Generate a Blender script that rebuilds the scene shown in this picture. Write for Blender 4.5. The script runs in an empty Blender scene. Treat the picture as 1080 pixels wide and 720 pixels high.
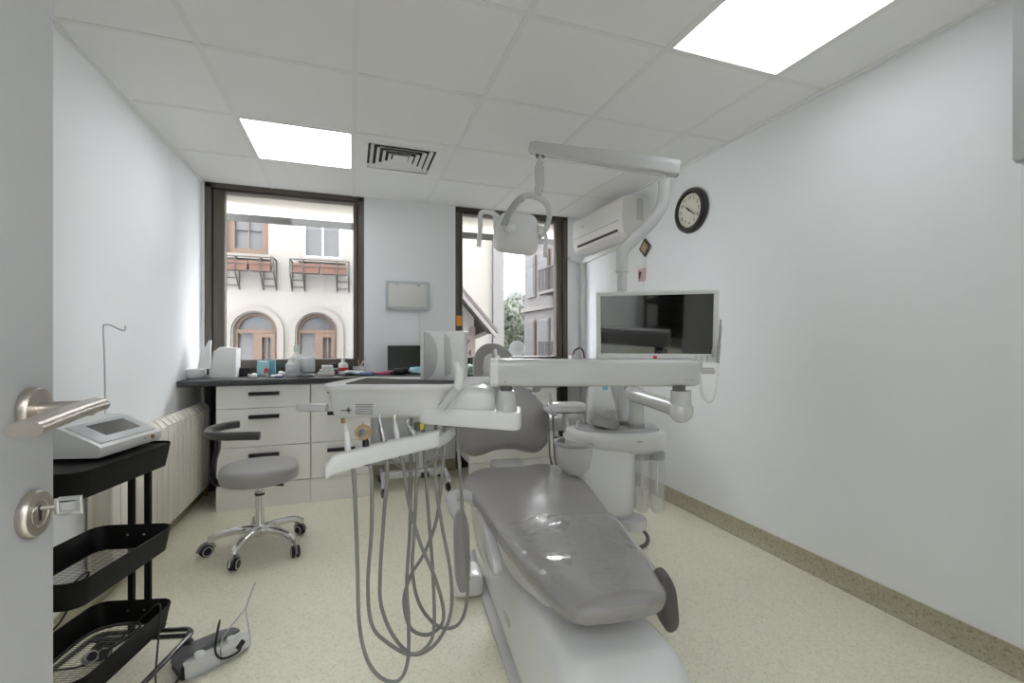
import bpy, bmesh, math, random
from mathutils import Vector, Matrix, noise
random.seed(7)
C = bpy.context.scene.collection
R = math.radians
PI = math.pi
FLOOR_OFF = {}
LIGHT_E, PASS_FILL_E, WORLD_E, SUN_E, EXPOSURE = (2.6, 1.4), 3.8, 8., 3., 1.46


# ------------------------------------------------------------------ materials
def mat(name, col, rough=.5, metal=0., spec=.5, coat=0., bump=0., bscale=40., var=0., vscale=6.):
    m = bpy.data.materials.new(name); m.use_nodes = True
    nt = m.node_tree; b = nt.nodes['Principled BSDF']
    b.inputs['Base Color'].default_value = (*col, 1)
    b.inputs['Roughness'].default_value = rough
    b.inputs['Metallic'].default_value = metal
    b.inputs['Specular IOR Level'].default_value = spec
    b.inputs['Coat Weight'].default_value = coat
    b.inputs['Coat Roughness'].default_value = .08
    if bump or var:
        tc = nt.nodes.new('ShaderNodeTexCoord')
    if bump:
        n = nt.nodes.new('ShaderNodeTexNoise'); n.inputs['Scale'].default_value = bscale; n.inputs['Detail'].default_value = 3
        nt.links.new(tc.outputs['Object'], n.inputs['Vector'])
        bp = nt.nodes.new('ShaderNodeBump'); bp.inputs['Strength'].default_value = bump; bp.inputs['Distance'].default_value = .01
        nt.links.new(n.outputs['Fac'], bp.inputs['Height']); nt.links.new(bp.outputs['Normal'], b.inputs['Normal'])
    if var:
        n2 = nt.nodes.new('ShaderNodeTexNoise'); n2.inputs['Scale'].default_value = vscale; n2.inputs['Detail'].default_value = 4
        nt.links.new(tc.outputs['Object'], n2.inputs['Vector'])
        cr = nt.nodes.new('ShaderNodeValToRGB')
        cr.color_ramp.elements[0].position = .3; cr.color_ramp.elements[1].position = .7
        cr.color_ramp.elements[0].color = (*[c*(1-var) for c in col], 1)
        cr.color_ramp.elements[1].color = (*[min(1, c*(1+var)) for c in col], 1)
        nt.links.new(n2.outputs['Fac'], cr.inputs['Fac']); nt.links.new(cr.outputs['Color'], b.inputs['Base Color'])
    return m

def emit(name, col, s):
    m = bpy.data.materials.new(name); m.use_nodes = True
    nt = m.node_tree; nt.nodes.clear()
    o = nt.nodes.new('ShaderNodeOutputMaterial'); e = nt.nodes.new('ShaderNodeEmission')
    e.inputs[0].default_value = (*col, 1); e.inputs[1].default_value = s
    nt.links.new(e.outputs[0], o.inputs[0]); return m

def clear(name, tint=(1, 1, 1), gloss=.12, rough=.03, haze=0., bump=0., bscale=30.):
    """thin clear sheet: mostly see-through, a little mirror and a little milky haze"""
    m = bpy.data.materials.new(name); m.use_nodes = True
    nt = m.node_tree; nt.nodes.clear()
    o = nt.nodes.new('ShaderNodeOutputMaterial')
    t = nt.nodes.new('ShaderNodeBsdfTransparent'); t.inputs[0].default_value = (*tint, 1)
    g = nt.nodes.new('ShaderNodeBsdfGlossy'); g.inputs['Roughness'].default_value = rough
    lw = nt.nodes.new('ShaderNodeLayerWeight'); lw.inputs['Blend'].default_value = .5
    pw = nt.nodes.new('ShaderNodeMath'); pw.operation = 'POWER'; pw.inputs[1].default_value = 4
    ma = nt.nodes.new('ShaderNodeMath'); ma.operation = 'MULTIPLY_ADD'; ma.inputs[1].default_value = .6; ma.inputs[2].default_value = gloss
    nt.links.new(lw.outputs['Facing'], pw.inputs[0]); nt.links.new(pw.outputs[0], ma.inputs[0])
    mx = nt.nodes.new('ShaderNodeMixShader')
    nt.links.new(ma.outputs[0], mx.inputs[0]); nt.links.new(t.outputs[0], mx.inputs[1]); nt.links.new(g.outputs[0], mx.inputs[2])
    out = mx
    if haze:
        d = nt.nodes.new('ShaderNodeBsdfDiffuse'); d.inputs[0].default_value = (.9, .9, .9, 1)
        m2 = nt.nodes.new('ShaderNodeMixShader'); m2.inputs[0].default_value = haze
        nt.links.new(mx.outputs[0], m2.inputs[1]); nt.links.new(d.outputs[0], m2.inputs[2]); out = m2
    if bump:
        tc = nt.nodes.new('ShaderNodeTexCoord'); n = nt.nodes.new('ShaderNodeTexNoise'); n.inputs['Scale'].default_value = bscale
        bp = nt.nodes.new('ShaderNodeBump'); bp.inputs['Strength'].default_value = bump; bp.inputs['Distance'].default_value = .02
        nt.links.new(tc.outputs['Object'], n.inputs['Vector']); nt.links.new(n.outputs['Fac'], bp.inputs['Height'])
        nt.links.new(bp.outputs['Normal'], g.inputs['Normal']); nt.links.new(bp.outputs['Normal'], lw.inputs['Normal'])
    nt.links.new(out.outputs[0], o.inputs[0]); return m

def speckled(name, base, dark, light, scale, rough):
    m = bpy.data.materials.new(name); m.use_nodes = True
    nt = m.node_tree; b = nt.nodes['Principled BSDF']; b.inputs['Roughness'].default_value = rough
    tc = nt.nodes.new('ShaderNodeTexCoord')
    v = nt.nodes.new('ShaderNodeTexVoronoi'); v.inputs['Scale'].default_value = scale
    nt.links.new(tc.outputs['Object'], v.inputs['Vector'])
    sep = nt.nodes.new('ShaderNodeSeparateColor'); nt.links.new(v.outputs['Color'], sep.inputs[0])
    cr = nt.nodes.new('ShaderNodeValToRGB'); e = cr.color_ramp.elements
    cr.color_ramp.interpolation = 'CONSTANT'
    e[0].position = 0; e[0].color = (*dark, 1)
    e[1].position = .12; e[1].color = (*base, 1)
    k = e.new(.55); k.color = (*[c*1.06 for c in base], 1)
    k = e.new(.86); k.color = (*light, 1)
    nt.links.new(sep.outputs[0], cr.inputs['Fac'])
    n = nt.nodes.new('ShaderNodeTexNoise'); n.inputs['Scale'].default_value = 2.2; n.inputs['Detail'].default_value = 5
    nt.links.new(tc.outputs['Object'], n.inputs['Vector'])
    mp = nt.nodes.new('ShaderNodeMapRange'); mp.inputs['To Min'].default_value = .93; mp.inputs['To Max'].default_value = 1.05
    nt.links.new(n.outputs['Fac'], mp.inputs['Value'])
    mx = nt.nodes.new('ShaderNodeMix'); mx.data_type = 'RGBA'; mx.blend_type = 'MULTIPLY'; mx.inputs[0].default_value = 1
    nt.links.new(cr.outputs['Color'], mx.inputs[6]); nt.links.new(mp.outputs[0], mx.inputs[7])
    nt.links.new(mx.outputs[2], b.inputs['Base Color']); return m

# ------------------------------------------------------------------ mesh building
def frame_axes(d):
    d = d.normalized(); u = Vector((0, 0, 1)) if abs(d.z) < .9 else Vector((1, 0, 0))
    a = d.cross(u).normalized(); return a, a.cross(d).normalized()

def catmull(pts, n):
    P = [Vector(p) for p in pts]
    if n <= 1 or len(P) < 3: return P
    Q = [P[0]*2-P[1]] + P + [P[-1]*2-P[-2]]; out = []
    for i in range(1, len(Q)-2):
        a, b, c, d = Q[i-1:i+3]
        for k in range(n):
            t = k/n
            out.append(.5*((2*b)+(c-a)*t+(2*a-5*b+4*c-d)*t*t+(3*b-a-3*c+d)*t**3))
    out.append(P[-1]); return out

def ring2(w, h, e=4., n=20):
    """superellipse outline, half sizes w and h"""
    r = []
    for k in range(n):
        t = 2*PI*k/n; c, s = math.cos(t), math.sin(t)
        r.append((w*math.copysign(abs(c)**(2/e), c), h*math.copysign(abs(s)**(2/e), s)))
    return r

class MB:
    def __init__(self, m=None):
        self.bm = bmesh.new(); self.m = m or Matrix()
    def at(self, loc=(0, 0, 0), rz=0, rx=0, ry=0):
        self.m = Matrix.Translation(loc) @ Matrix.Rotation(rz, 4, 'Z') @ Matrix.Rotation(rx, 4, 'X') @ Matrix.Rotation(ry, 4, 'Y'); return self
    def v(self, p): return self.bm.verts.new(self.m @ Vector(p))
    def _merge(self, t, M):
        me = bpy.data.meshes.new('t'); t.to_mesh(me); t.free(); me.transform(self.m @ M)
        self.bm.from_mesh(me); bpy.data.meshes.remove(me); return self
    def box(self, c, s, r=0., seg=2, rz=0., rx=0., ry=0.):
        t = bmesh.new(); bmesh.ops.create_cube(t, size=1); bmesh.ops.scale(t, vec=s, verts=t.verts)
        if r: bmesh.ops.bevel(t, geom=t.edges[:], offset=min(r, min(s)*.49), segments=seg, profile=.5, affect='EDGES')
        return self._merge(t, Matrix.Translation(c) @ Matrix.Rotation(rz, 4, 'Z') @ Matrix.Rotation(rx, 4, 'X') @ Matrix.Rotation(ry, 4, 'Y'))
    def b2(self, lo, hi, r=0., seg=2):
        return self.box([(a+b)/2 for a, b in zip(lo, hi)], [abs(b-a) for a, b in zip(lo, hi)], r, seg)
    def loft(self, rings, cap=True, close=False):
        V = [[self.v(p) for p in r] for r in rings]; n = len(V[0])
        idx = list(range(len(V)-1)) + ([len(V)-1] if close else [])
        for i in idx:
            a, b = V[i], V[(i+1) % len(V)]
            for k in range(n): self.bm.faces.new((a[k], a[(k+1) % n], b[(k+1) % n], b[k]))
        if cap and not close:
            self.bm.faces.new(V[0][::-1]); self.bm.faces.new(V[-1])
        return self
    def tube(self, pts, r, n=10, sm=0, sec=None, close=False, up=None):
        P = catmull(pts, sm) if sm else [Vector(p) for p in pts]
        if close: P = P[:-1] if (P[0]-P[-1]).length < 1e-5 else P
        N = len(P); rr = (lambda i: r) if not isinstance(r, (list, tuple)) else (lambda i: r[0]+(r[-1]-r[0])*i/(N-1) if len(r) == 2 else r[min(len(r)-1, round(i*(len(r)-1)/(N-1)))])
        rings = []; a = None
        for i in range(N):
            d = (P[(i+1) % N]-P[i-1]) if close else (P[min(i+1, N-1)]-P[max(i-1, 0)])
            d = d.normalized() if d.length else Vector((0, 0, 1))
            if up is not None:
                a = d.cross(Vector(up)).normalized()
            elif a is None: a, _ = frame_axes(d)
            else: a = (a-d*a.dot(d)).normalized()
            b = a.cross(d).normalized(); q = rr(i)
            if sec: rings.append([P[i]+a*x*q+b*y*q for x, y in sec])
            else: rings.append([P[i]+(a*math.cos(2*PI*k/n)+b*math.sin(2*PI*k/n))*q for k in range(n)])
        return self.loft(rings, True, close)
    def lathe(self, prof, c=(0, 0, 0), n=28, axis=None):
        """profile of (radius, height) turned about an axis through c"""
        M = Matrix.Translation(c)
        if axis is not None: M = M @ Vector((0, 0, 1)).rotation_difference(Vector(axis)).to_matrix().to_4x4()
        rings = [[M @ Vector((max(r, 1e-4)*math.cos(2*PI*k/n), max(r, 1e-4)*math.sin(2*PI*k/n), z)) for k in range(n)] for r, z in prof]
        return self.loft(rings)
    def prism(self, poly, z0, z1, M=None, r=0.):
        """outline in XY pushed from z0 to z1, then placed by M"""
        t = bmesh.new(); b = [t.verts.new((x, y, z0)) for x, y in poly]
        f = t.faces.new(b); g = bmesh.ops.extrude_face_region(t, geom=[f])
        bmesh.ops.translate(t, vec=(0, 0, z1-z0), verts=[x for x in g['geom'] if isinstance(x, bmesh.types.BMVert)])
        bmesh.ops.recalc_face_normals(t, faces=t.faces)
        if r: bmesh.ops.bevel(t, geom=[e for e in t.edges if e.calc_face_angle(0) > .6], offset=r, segments=2, profile=.5, affect='EDGES')
        return self._merge(t, M or Matrix())
    def ell(self, c, s, n=16, rot=None):
        t = bmesh.new(); bmesh.ops.create_uvsphere(t, u_segments=n, v_segments=max(6, n*2//3), radius=1)
        bmesh.ops.scale(t, vec=s, verts=t.verts)
        return self._merge(t, Matrix.Translation(c) @ (rot or Matrix()))
    def crumple(self, amt, scale=20., seed=0., cuts=2):
        bmesh.ops.triangulate(self.bm, faces=self.bm.faces[:])
        for _ in range(cuts): bmesh.ops.subdivide_edges(self.bm, edges=[e for e in self.bm.edges if e.calc_length() > .006], cuts=1, use_grid_fill=True)
        for v in self.bm.verts:
            q = v.co*scale+Vector((seed, 0, 0))
            v.co += noise.noise_vector(q)*amt + noise.noise_vector(q*2.7)*amt*.45
        return self
    def build(self, name, m, parent=None, off=None, sharp=38):
        bm = self.bm
        bmesh.ops.recalc_face_normals(bm, faces=bm.faces)
        for f in bm.faces: f.smooth = True
        for e in bm.edges: e.smooth = e.calc_face_angle(0) < R(sharp)
        if off is None and parent is not None: off = FLOOR_OFF.get(parent.name, (0, 0, 0))
        if off is None:
            xs = [v.co for v in bm.verts]
            off = (sum(v.x for v in xs)/len(xs), sum(v.y for v in xs)/len(xs), min(v.z for v in xs))
        off = Vector(off)
        bmesh.ops.translate(bm, vec=-off, verts=bm.verts)
        me = bpy.data.meshes.new(name); bm.to_mesh(me); bm.free()
        me.materials.append(m)
        o = bpy.data.objects.new(name, me); C.objects.link(o)
        if parent is not None: o.parent = parent; FLOOR_OFF[o.name] = FLOOR_OFF.get(parent.name, (0, 0, 0))
        else: o.location = off; FLOOR_OFF[o.name] = tuple(off)
        return o

def tag(o, label, cat, group=None, kind=None):
    o['label'] = label; o['category'] = cat
    if group: o['group'] = group
    if kind: o['kind'] = kind
    return o
def thing(name, label, cat, loc=(0, 0, 0), rz=0, group=None, local=False):
    """Empty at the thing's base; local=True means its parts are modelled around the origin"""
    o = bpy.data.objects.new(name, None); C.objects.link(o); o.empty_display_size = .05
    o.location = loc; o.rotation_euler = (0, 0, rz)
    FLOOR_OFF[o.name] = (0, 0, 0) if local else tuple(loc)
    return tag(o, label, cat, group)
def struct(o): o['kind'] = 'structure'; return o
def dup(root, loc, rz=0, label=None):
    r = root.copy(); C.objects.link(r); r.location = loc; r.rotation_euler = (0, 0, rz)
    if label: r['label'] = label
    for ch in list(root.children):
        c = ch.copy(); C.objects.link(c); c.parent = r
        for g in list(ch.children):
            d = g.copy(); C.objects.link(d); d.parent = c
    return r
def poly_text(s, size, m, name, parent, M, off=(0, 0, 0), depth=.0006):
    cu = bpy.data.curves.new('t', 'FONT'); cu.body = s; cu.size = size; cu.extrude = depth; cu.align_x = 'CENTER'; cu.align_y = 'CENTER'
    o = bpy.data.objects.new('t', cu); C.objects.link(o)
    me = bpy.data.meshes.new_from_object(o.evaluated_get(bpy.context.evaluated_depsgraph_get()))
    bpy.data.objects.remove(o); bpy.data.curves.remove(cu)
    me.transform(Matrix.Translation([-c for c in off]) @ M); me.materials.clear(); me.materials.append(m)
    q = bpy.data.objects.new(name, me); C.objects.link(q); q.parent = parent; return q

# ------------------------------------------------------------------ palette
W_WALL = mat('wall_paint', (.865, .875, .892), .6, bump=.03, bscale=120)
W_CEIL = mat('ceiling_tile', (.93, .925, .92), .8, bump=.05, bscale=200)
W_TBAR = mat('ceiling_bar', (.88, .875, .865), .5)
W_PLAS = mat('white_plastic', (.81, .81, .81), .28, coat=.2)
W_MATT = mat('white_matt', (.80, .80, .79), .5)
W_LAC = mat('white_lacquer', (.86, .85, .83), .3)
W_ENAM = mat('white_enamel', (.63, .63, .635), .22, coat=.4)
CREAM = mat('cream_enamel', (.80, .77, .69), .35)
AC_W = mat('aircon_plastic', (.80, .78, .75), .35)
G_VIN = mat('grey_vinyl', (.325, .313, .31), .38, bump=.04, bscale=300, coat=.08)
G_STL = mat('stool_vinyl', (.36, .35, .345), .33, coat=.15)
G_DRK = mat('dark_grey_vinyl', (.12, .112, .105), .4)
G_PLAS = mat('grey_plastic', (.42, .42, .42), .4)
G_LITE = mat('light_grey_plastic', (.58, .58, .58), .35)
G_HOSE = mat('grey_hose', (.27, .265, .25), .45)
BLACK = mat('black_plastic', (.012, .012, .013), .35)
BLK_M = mat('black_coated_steel', (.007, .007, .006), .45, spec=.2)
BRN_AL = mat('bronze_aluminium', (.115, .098, .082), .4, metal=.25)
BRN_DK = mat('dark_gap', (.02, .017, .015), .6)
GRANIT = mat('dark_granite', (.055, .055, .06), .3, var=.6, vscale=90)
CHROME = mat('polished_chrome', (.78, .78, .78), .14, metal=1)
NICKEL = mat('brushed_nickel', (.56, .51, .46), .32, metal=1)
STEEL = mat('brushed_steel', (.55, .55, .55), .3, metal=1)
BRASS = mat('brass', (.55, .38, .16), .3, metal=1)
FLOORM = speckled('speckled_vinyl', (.87, .845, .69), (.78, .755, .60), (.91, .89, .75), 150, .30)
SKIRT = speckled('speckled_skirting', (.43, .40, .29), (.33, .30, .20), (.50, .47, .36), 130, .4)
GLASS = clear('window_glass', gloss=.025, rough=.0, haze=.022)
FILM = clear('clear_film', gloss=.07, rough=.07, haze=.05, bump=.35, bscale=10)
CLRPL = clear('clear_plastic', (.985, .985, .985), gloss=.05, rough=.05, haze=.14)
SCREEN = mat('dark_screen', (.006, .006, .005), .03, spec=1.0, coat=1.0)
DSCR = mat('dull_screen', (.022, .025, .020), .25)
LCD = mat('grey_lcd', (.16, .165, .165), .18)
RED = mat('red', (.55, .03, .025), .4)
PINK = mat('pink_card', (.62, .42, .43), .7)
PINKC = mat('pink_cloth', (.70, .22, .33), .8)
BLUE = mat('pale_blue', (.42, .66, .74), .6)
TEAL = mat('teal', (.18, .42, .50), .6)
BLUED = mat('dark_blue', (.10, .16, .32), .6)
ORANGE = mat('orange', (.85, .32, .03), .5)
YELLOW = mat('yellow', (.85, .75, .05), .5)
CLOTHD = mat('dark_cloth', (.085, .08, .08), .9, bump=.3, bscale=150)
FOIL = mat('crumpled_grey_film', (.40, .40, .40), .3, bump=.4, bscale=30)
CLOCKF = mat('clock_face', (.72, .69, .60), .5)
OFFW = mat('off_white', (.74, .73, .70), .5)
TAN = mat('tan_rubber', (.52, .33, .18), .5)
PAPER = mat('white_paper', (.86, .86, .86), .8)

# ================================================================== THE ROOM
XL, XR, YB, YN, H = -1.055, 2.136, 3.985, -.06, 2.32      # left, right, back, near walls and the ceiling height
struct(MB().b2((XL-.2, -2.2, -.12), (XR+.2, YB+.35, 0)).build('floor', FLOORM, off=(0, 0, 0)))
m = MB()
# tiles: columns between the bars, rows 0.6 m apart (gridlines measured from the room's corner)
GX = [XL, -.585, .015, .609, 1.212, 1.806, XR]
GY = [-.03-.02, .35, .95, 1.555, 2.155, 2.765, 3.365, YB+.02]
LIGHTS = {(1, 5), (4, 2)}; VENTS = {(2, 5)}
for i in range(6):
    for j in range(7):
        if (i, j) in LIGHTS or (i, j) in VENTS: continue
        m.b2((GX[i]+.004, GY[j]+.004, H+.003), (GX[i+1]-.004, GY[j+1]-.004, H+.02))
m.b2((XL-.2, YN-.2, H+.10), (XR+.2, YB+.35, H+.25))
struct(m.build('ceiling', W_CEIL, off=(0, 0, H)))
m = MB()
for x in GX[1:-1]: m.b2((x-.012, YN, H-.001), (x+.012, YB, H+.012))
for y in GY[1:-1]: m.b2((XL, y-.012, H-.0005), (XR, y+.012, H+.0115))
struct(m.build('trim_1', W_TBAR, off=(0, 0, H)))
m = MB().b2((XL, YN, H-.006), (XL+.022, YB, H+.004)).b2((XR-.022, YN, H-.006), (XR, YB, H+.004))
struct(m.build('trim_2', W_TBAR, off=(0, 0, H)))
struct(MB().b2((XL-.15, -.2, 0), (XL, YB+.3, H+.1)).build('wall_left', W_WALL))
struct(MB().b2((XR, -.2, 0), (XR+.15, YB+.3, H+.1)).build('wall_right', W_WALL))
m = MB().b2((.097, YB, 0), (.867, YB+.28, H+.1)).b2((1.968, YB, 0), (XR, YB+.28, H+.1)).b2((XL, YB, 0), (-1.04, YB+.28, H+.1))
struct(m.build('wall_back', W_WALL))
m = MB().b2((XL, YN-.12, 0), (-.40, YN, H+.1)).b2((.50, YN-.12, 0), (XR, YN, H+.1)).b2((-.40, YN-.12, 2.08), (.50, YN, H+.1))
struct(m.build('wall_near', W_WALL))
# the passage behind the doorway the photograph is taken from
m = MB().b2((-1.1, -2.2, 0), (-1.0, YN-.12, H+.1)).b2((1.2, -2.2, 0), (1.3, YN-.12, H+.1)).b2((-1.1, -2.3, 0), (1.3, -2.2, H+.1)).b2((-1.1, -2.3, H), (1.3, YN-.2, H+.1))
struct(m.build('wall_passage', W_WALL))
def skirt(p0, p1, nrm, name):
    """coved vinyl skirting with a thin pale capping strip"""
    prof = [(0, .092), (.004, .092), (.006, .05), (.010, .026), (.020, .010), (.036, .003), (.036, 0), (0, 0)]
    m = MB(); p0, p1, n = Vector(p0), Vector(p1), Vector(nrm)
    m.loft([[p+n*a+Vector((0, 0, b)) for a, b in prof] for p in (p0, p1)])
    o = struct(m.build(name, SKIRT)); 
    c = MB().loft([[p+n*a+Vector((0, 0, b)) for a, b in [(0, .092), (.006, .092), (.006, .097), (0, .097)]] for p in (p0, p1)])
    c.build('capping', OFFW, o)
skirt((XR, YN, 0), (XR, YB, 0), (-1, 0, 0), 'baseboard_right')
skirt((.097, YB, 0), (.867, YB, 0), (0, -1, 0), 'baseboard_back')
skirt((XL, YN, 0), (XL, YB, 0), (1, 0, 0), 'baseboard_left')

def window(name, x0, x1, gx0, gx1):
    zg0, zg1 = .985, 2.268; y0, y1 = YB+.004, YB+.085
    o = bpy.data.objects.new(name, None); C.objects.link(o); o.location = ((x0+x1)/2, YB, 0); FLOOR_OFF[name] = tuple(o.location); struct(o)
    m = MB()
    f = .055                                             # outer frame
    m.b2((x0, y0, 0), (x0+.045, y1+.05, H)).b2((x1-.045, y0, 0), (x1, y1+.05, H)).b2((x0, y0, zg1+.018), (x1, y1+.05, H+.05)).b2((x0+.045, y0+.012, .0), (x1-.045, y1, .06))
    m.build('window_frame', BRN_AL, o)
    s = MB()                                             # the sash, set back behind a thin dark gap
    a0, a1 = x0+.052, x1-.052
    s.b2((a0, y0+.014, .06), (gx0, y1, zg1+.012), .003).b2((gx1, y0+.014, .06), (a1, y1, zg1+.012), .003)
    s.b2((gx0, y0+.014, zg1), (gx1, y1, zg1+.012)).b2((gx0, y0+.014, .915), (gx1, y1, zg0), .003)
    s.b2((gx0, y0+.03, .06), (gx1, y1, .915))
    s.build('sash', BRN_AL, o)
    MB().b2((x0+.044, y0+.03, .06), (a0+.002, y1, zg1)).b2((a1-.002, y0+.03, .06), (x1-.044, y1, zg1)).build('gasket', BRN_DK, o)
    MB().b2((gx0-.005, y0+.046, zg0-.005), (gx1+.005, y0+.052, zg1+.005)).build('pane', GLASS, o)
    return o
window('window_1', -1.04, .097, -.912, .012)
window('window_2', .867, 1.968, .936, 1.855)
t = MB().b2((.876, YB-.0005, 1.265), (.925, YB+.0035, 1.355)).build('orange_sticker', ORANGE)
tag(t, 'small orange sticker on the dark frame left of the right-hand window', 'sticker')

# ---- the open door at the left edge, with its lever handle and key
o = bpy.data.objects.new('door_1', None); C.objects.link(o); o.location = (-.38, -.05, 0); FLOOR_OFF['door_1'] = (-.38, -.05, 0); struct(o)
MB().b2((-.40, -.05, .008), (-.36, .747, 2.06), .002, 1).build('door_leaf', mat('door_paint', (.50, .50, .51), .45), o)
hy, hz = .700, 1.048
ro = MB().lathe([(0, 0), (.0268, 0), (.0272, .002), (.0268, .009), (.0255, .0105), (0, .0108)], (-.36, hy, hz), 40, (1, 0, 0)).build('handle_rosette', NICKEL, o)
m = MB().tube([(-.351, hy, hz), (-.30, hy, hz)], .0095, 20)
sec = [(x, y) for x, y in ring2(.0145, .0085, 2.2, 24)]
m.tube([(-.3035, hy+.016, hz+.002), (-.302, hy-.03, hz+.001), (-.300, hy-.075, hz-.001), (-.2985, hy-.128, hz-.004)], 1, sec=sec, sm=4, up=(0, 0, 1))
m.build('lever_handle', NICKEL, o)
kz = .925
MB().lathe([(.0, 0), (.0268, 0), (.0272, .003), (.0268, .0085), (.0255, .010), (.016, .0102), (.0155, .0085), (.014, .0085), (.0135, .0095), (0, .0095)], (-.36, hy, kz), 40, (1, 0, 0)).build('keyhole_rosette', NICKEL, o)
MB().prism([(.0035*math.cos(a), .0035*math.sin(a)+.006) for a in [R(-40+k*26) for k in range(11)]]+[(-.002, -.009), (.002, -.009)], 0, .0006,
           Matrix.Translation((-.3505, hy, kz)) @ Matrix.Rotation(PI/2, 4, 'Z') @ Matrix.Rotation(PI/2, 4, 'X')).build('keyhole', BRN_DK, o)
m = MB().tube([(-.3495, hy, kz+.006), (-.336, hy, kz+.006)], .0022, 10)
Mk = Matrix.Translation((-.337, hy, kz+.006)) @ Matrix.Rotation(R(8), 4, 'X')
for a, b in (((0, -.0018, -.010), (.005, .0018, .010)), ((.022, -.0018, -.0115), (.0275, .0018, .0115)), ((.004, -.0018, .0065), (.024, .0018, .0115)), ((.004, -.0018, -.0115), (.024, .0018, -.0065))):
    m.m = Mk; m.b2(a, b, .0012)
m.build('door_key', mat('key_steel', (.62, .62, .60), .3, metal=1), o)

# ---- ceiling panels and vent
for k, (i, j, lab) in enumerate(((1, 5, 'square recessed ceiling light panel beside the air vent, glowing white'), (4, 2, 'large-looking ceiling light panel over the right side, cut by the top of the photo'))):
    x0, x1, y0, y1 = GX[i]+.012, GX[i+1]-.012, GY[j]+.012, GY[j+1]-.012
    t = thing('ceiling_light', lab, 'ceiling light', ((x0+x1)/2, (y0+y1)/2, H-.002))
    MB().b2((x0, y0, H-.002), (x0+.008, y1, H+.05)).b2((x1-.008, y0, H-.002), (x1, y1, H+.05)).b2((x0, y0, H-.002), (x1, y0+.008, H+.05)).b2((x0, y1-.008, H-.002), (x1, y1, H+.05)).build('frame', W_TBAR, t)
    MB().b2((x0+.007, y0+.007, H+.002), (x1-.007, y1-.007, H+.008)).build('diffuser', emit('panel_glow', (.95, .975, 1), LIGHT_E[k]), t)
x0, x1, y0, y1 = GX[2]+.012, GX[3]-.012, GY[5]+.012, GY[6]-.012
cx, cy = (x0+x1)/2-.012, (y0+y1)/2
t = thing('ceiling_vent', 'square white ceiling air diffuser with nested louvres beside the light panel', 'vent', (cx, cy, H))
MB().b2((x0, y0, H+.055), (x1, y1, H+.06)).build('duct', BRN_DK, t)
def sq_ring(m, a, b, za, zb, th=.003):
    """sloping square louvre from half size a at za to half size b at zb"""
    def q(s, z): return [(cx-s, cy-s, z), (cx+s, cy-s, z), (cx+s, cy+s, z), (cx-s, cy+s, z)]
    m.loft([q(a, za), q(b, zb), q(b-th, zb+th), q(a-th, za+th)], cap=False, close=True)
m = MB()
for (sx0, sx1, sy0, sy1) in ((x0, cx-.205, y0, y1), (cx+.205, x1, y0, y1), (cx-.205, cx+.205, y0, cy-.205), (cx-.205, cx+.205, cy+.205, y1)): m.b2((sx0, sy0, H-.001), (sx1, sy1, H+.006))
m.b2((cx-.235, cy-.235, H-.006), (cx-.205, cy+.235, H)).b2((cx+.205, cy-.235, H-.006), (cx+.235, cy+.235, H)).b2((cx-.205, cy-.235, H-.006), (cx+.205, cy-.205, H)).b2((cx-.205, cy+.205, H-.006), (cx+.205, cy+.235, H))
m.build('frame', W_CEIL, t)
for a in (.19, .152, .114, .078):
    m = MB(); sq_ring(m, a, a-.020, H-.004, H+.012, .002); m.build('louvre', W_CEIL, t)
MB().b2((cx-.048, cy-.048, H-.001), (cx+.048, cy+.048, H+.004)).build('centre_plate', W_CEIL, t)

# ---- right wall: air conditioner, trunking, clock, ornaments
t = thing('air_conditioner', 'white split air conditioner high on the right wall by the window', 'air conditioner', (2.13, 3.39, 1.95))
prof = [(XR, 2.245), (2.0, 2.245), (1.955, 2.235), (1.935, 2.20), (1.93, 2.06), (1.932, 2.0), (1.950, 1.952), (1.975, 1.940), (XR, 1.940)]
m = MB(); m.loft([[(x, y, z) for x, z in prof] for y in (2.985, 3.80)]); m.build('housing', AC_W, t)
def slant(y0, y1, a, b, th):                              # strip lying on the sloping underside of the front
    p = Vector((1.932, 0, 2.0)); q = Vector((1.950, 0, 1.952)); d = (q-p); n = Vector((d.z, 0, -d.x)).normalized(); n = n if n.x < 0 else -n
    A, B = p+d*a, p+d*b
    return [[(w.x, y, w.z) for w in (A, B, B+n*th, A+n*th)] for y in (y0, y1)]
m = MB(); m.loft(slant(3.06, 3.72, .12, .52, .003)); m.build('air_outlet', BLACK, t)
m = MB(); m.loft(slant(3.04, 3.74, .58, 1.0, .012)); m.build('louvre_flap', AC_W, t)
MB().b2((1.926, 3.03, 2.055), (1.933, 3.77, 2.059)).build('panel_seam', G_PLAS, t)
m = MB().b2((2.06, 2.982, 2.06), (2.115, 2.986, 2.22)); lb = m.build('rating_label', G_LITE, t)
m = MB()
for k in range(7): m.b2((2.066, 2.981, 2.075+k*.02), (2.108, 2.983, 2.082+k*.02))
m.build('label_lines', OFFW, lb)
MB().b2((1.926, 3.60, 2.135), (1.931, 3.625, 2.15)).build('emblem', STEEL, t)
m = MB().tube([(XR-.02, 3.05, 1.935), (XR-.02, 3.975, 1.90)], 1, sec=ring2(.018, .022, 6, 12))
m.tube([(XR-.022, 3.955, 1.90), (XR-.022, 3.955, .10)], 1, sec=ring2(.022, .022, 6, 12))
m.tube([(XR-.02, 3.97, 1.90), (1.975, 3.97, 1.925)], 1, sec=ring2(.014, .02, 6, 12))
struct(m.build('trim_3', W_MATT))

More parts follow.
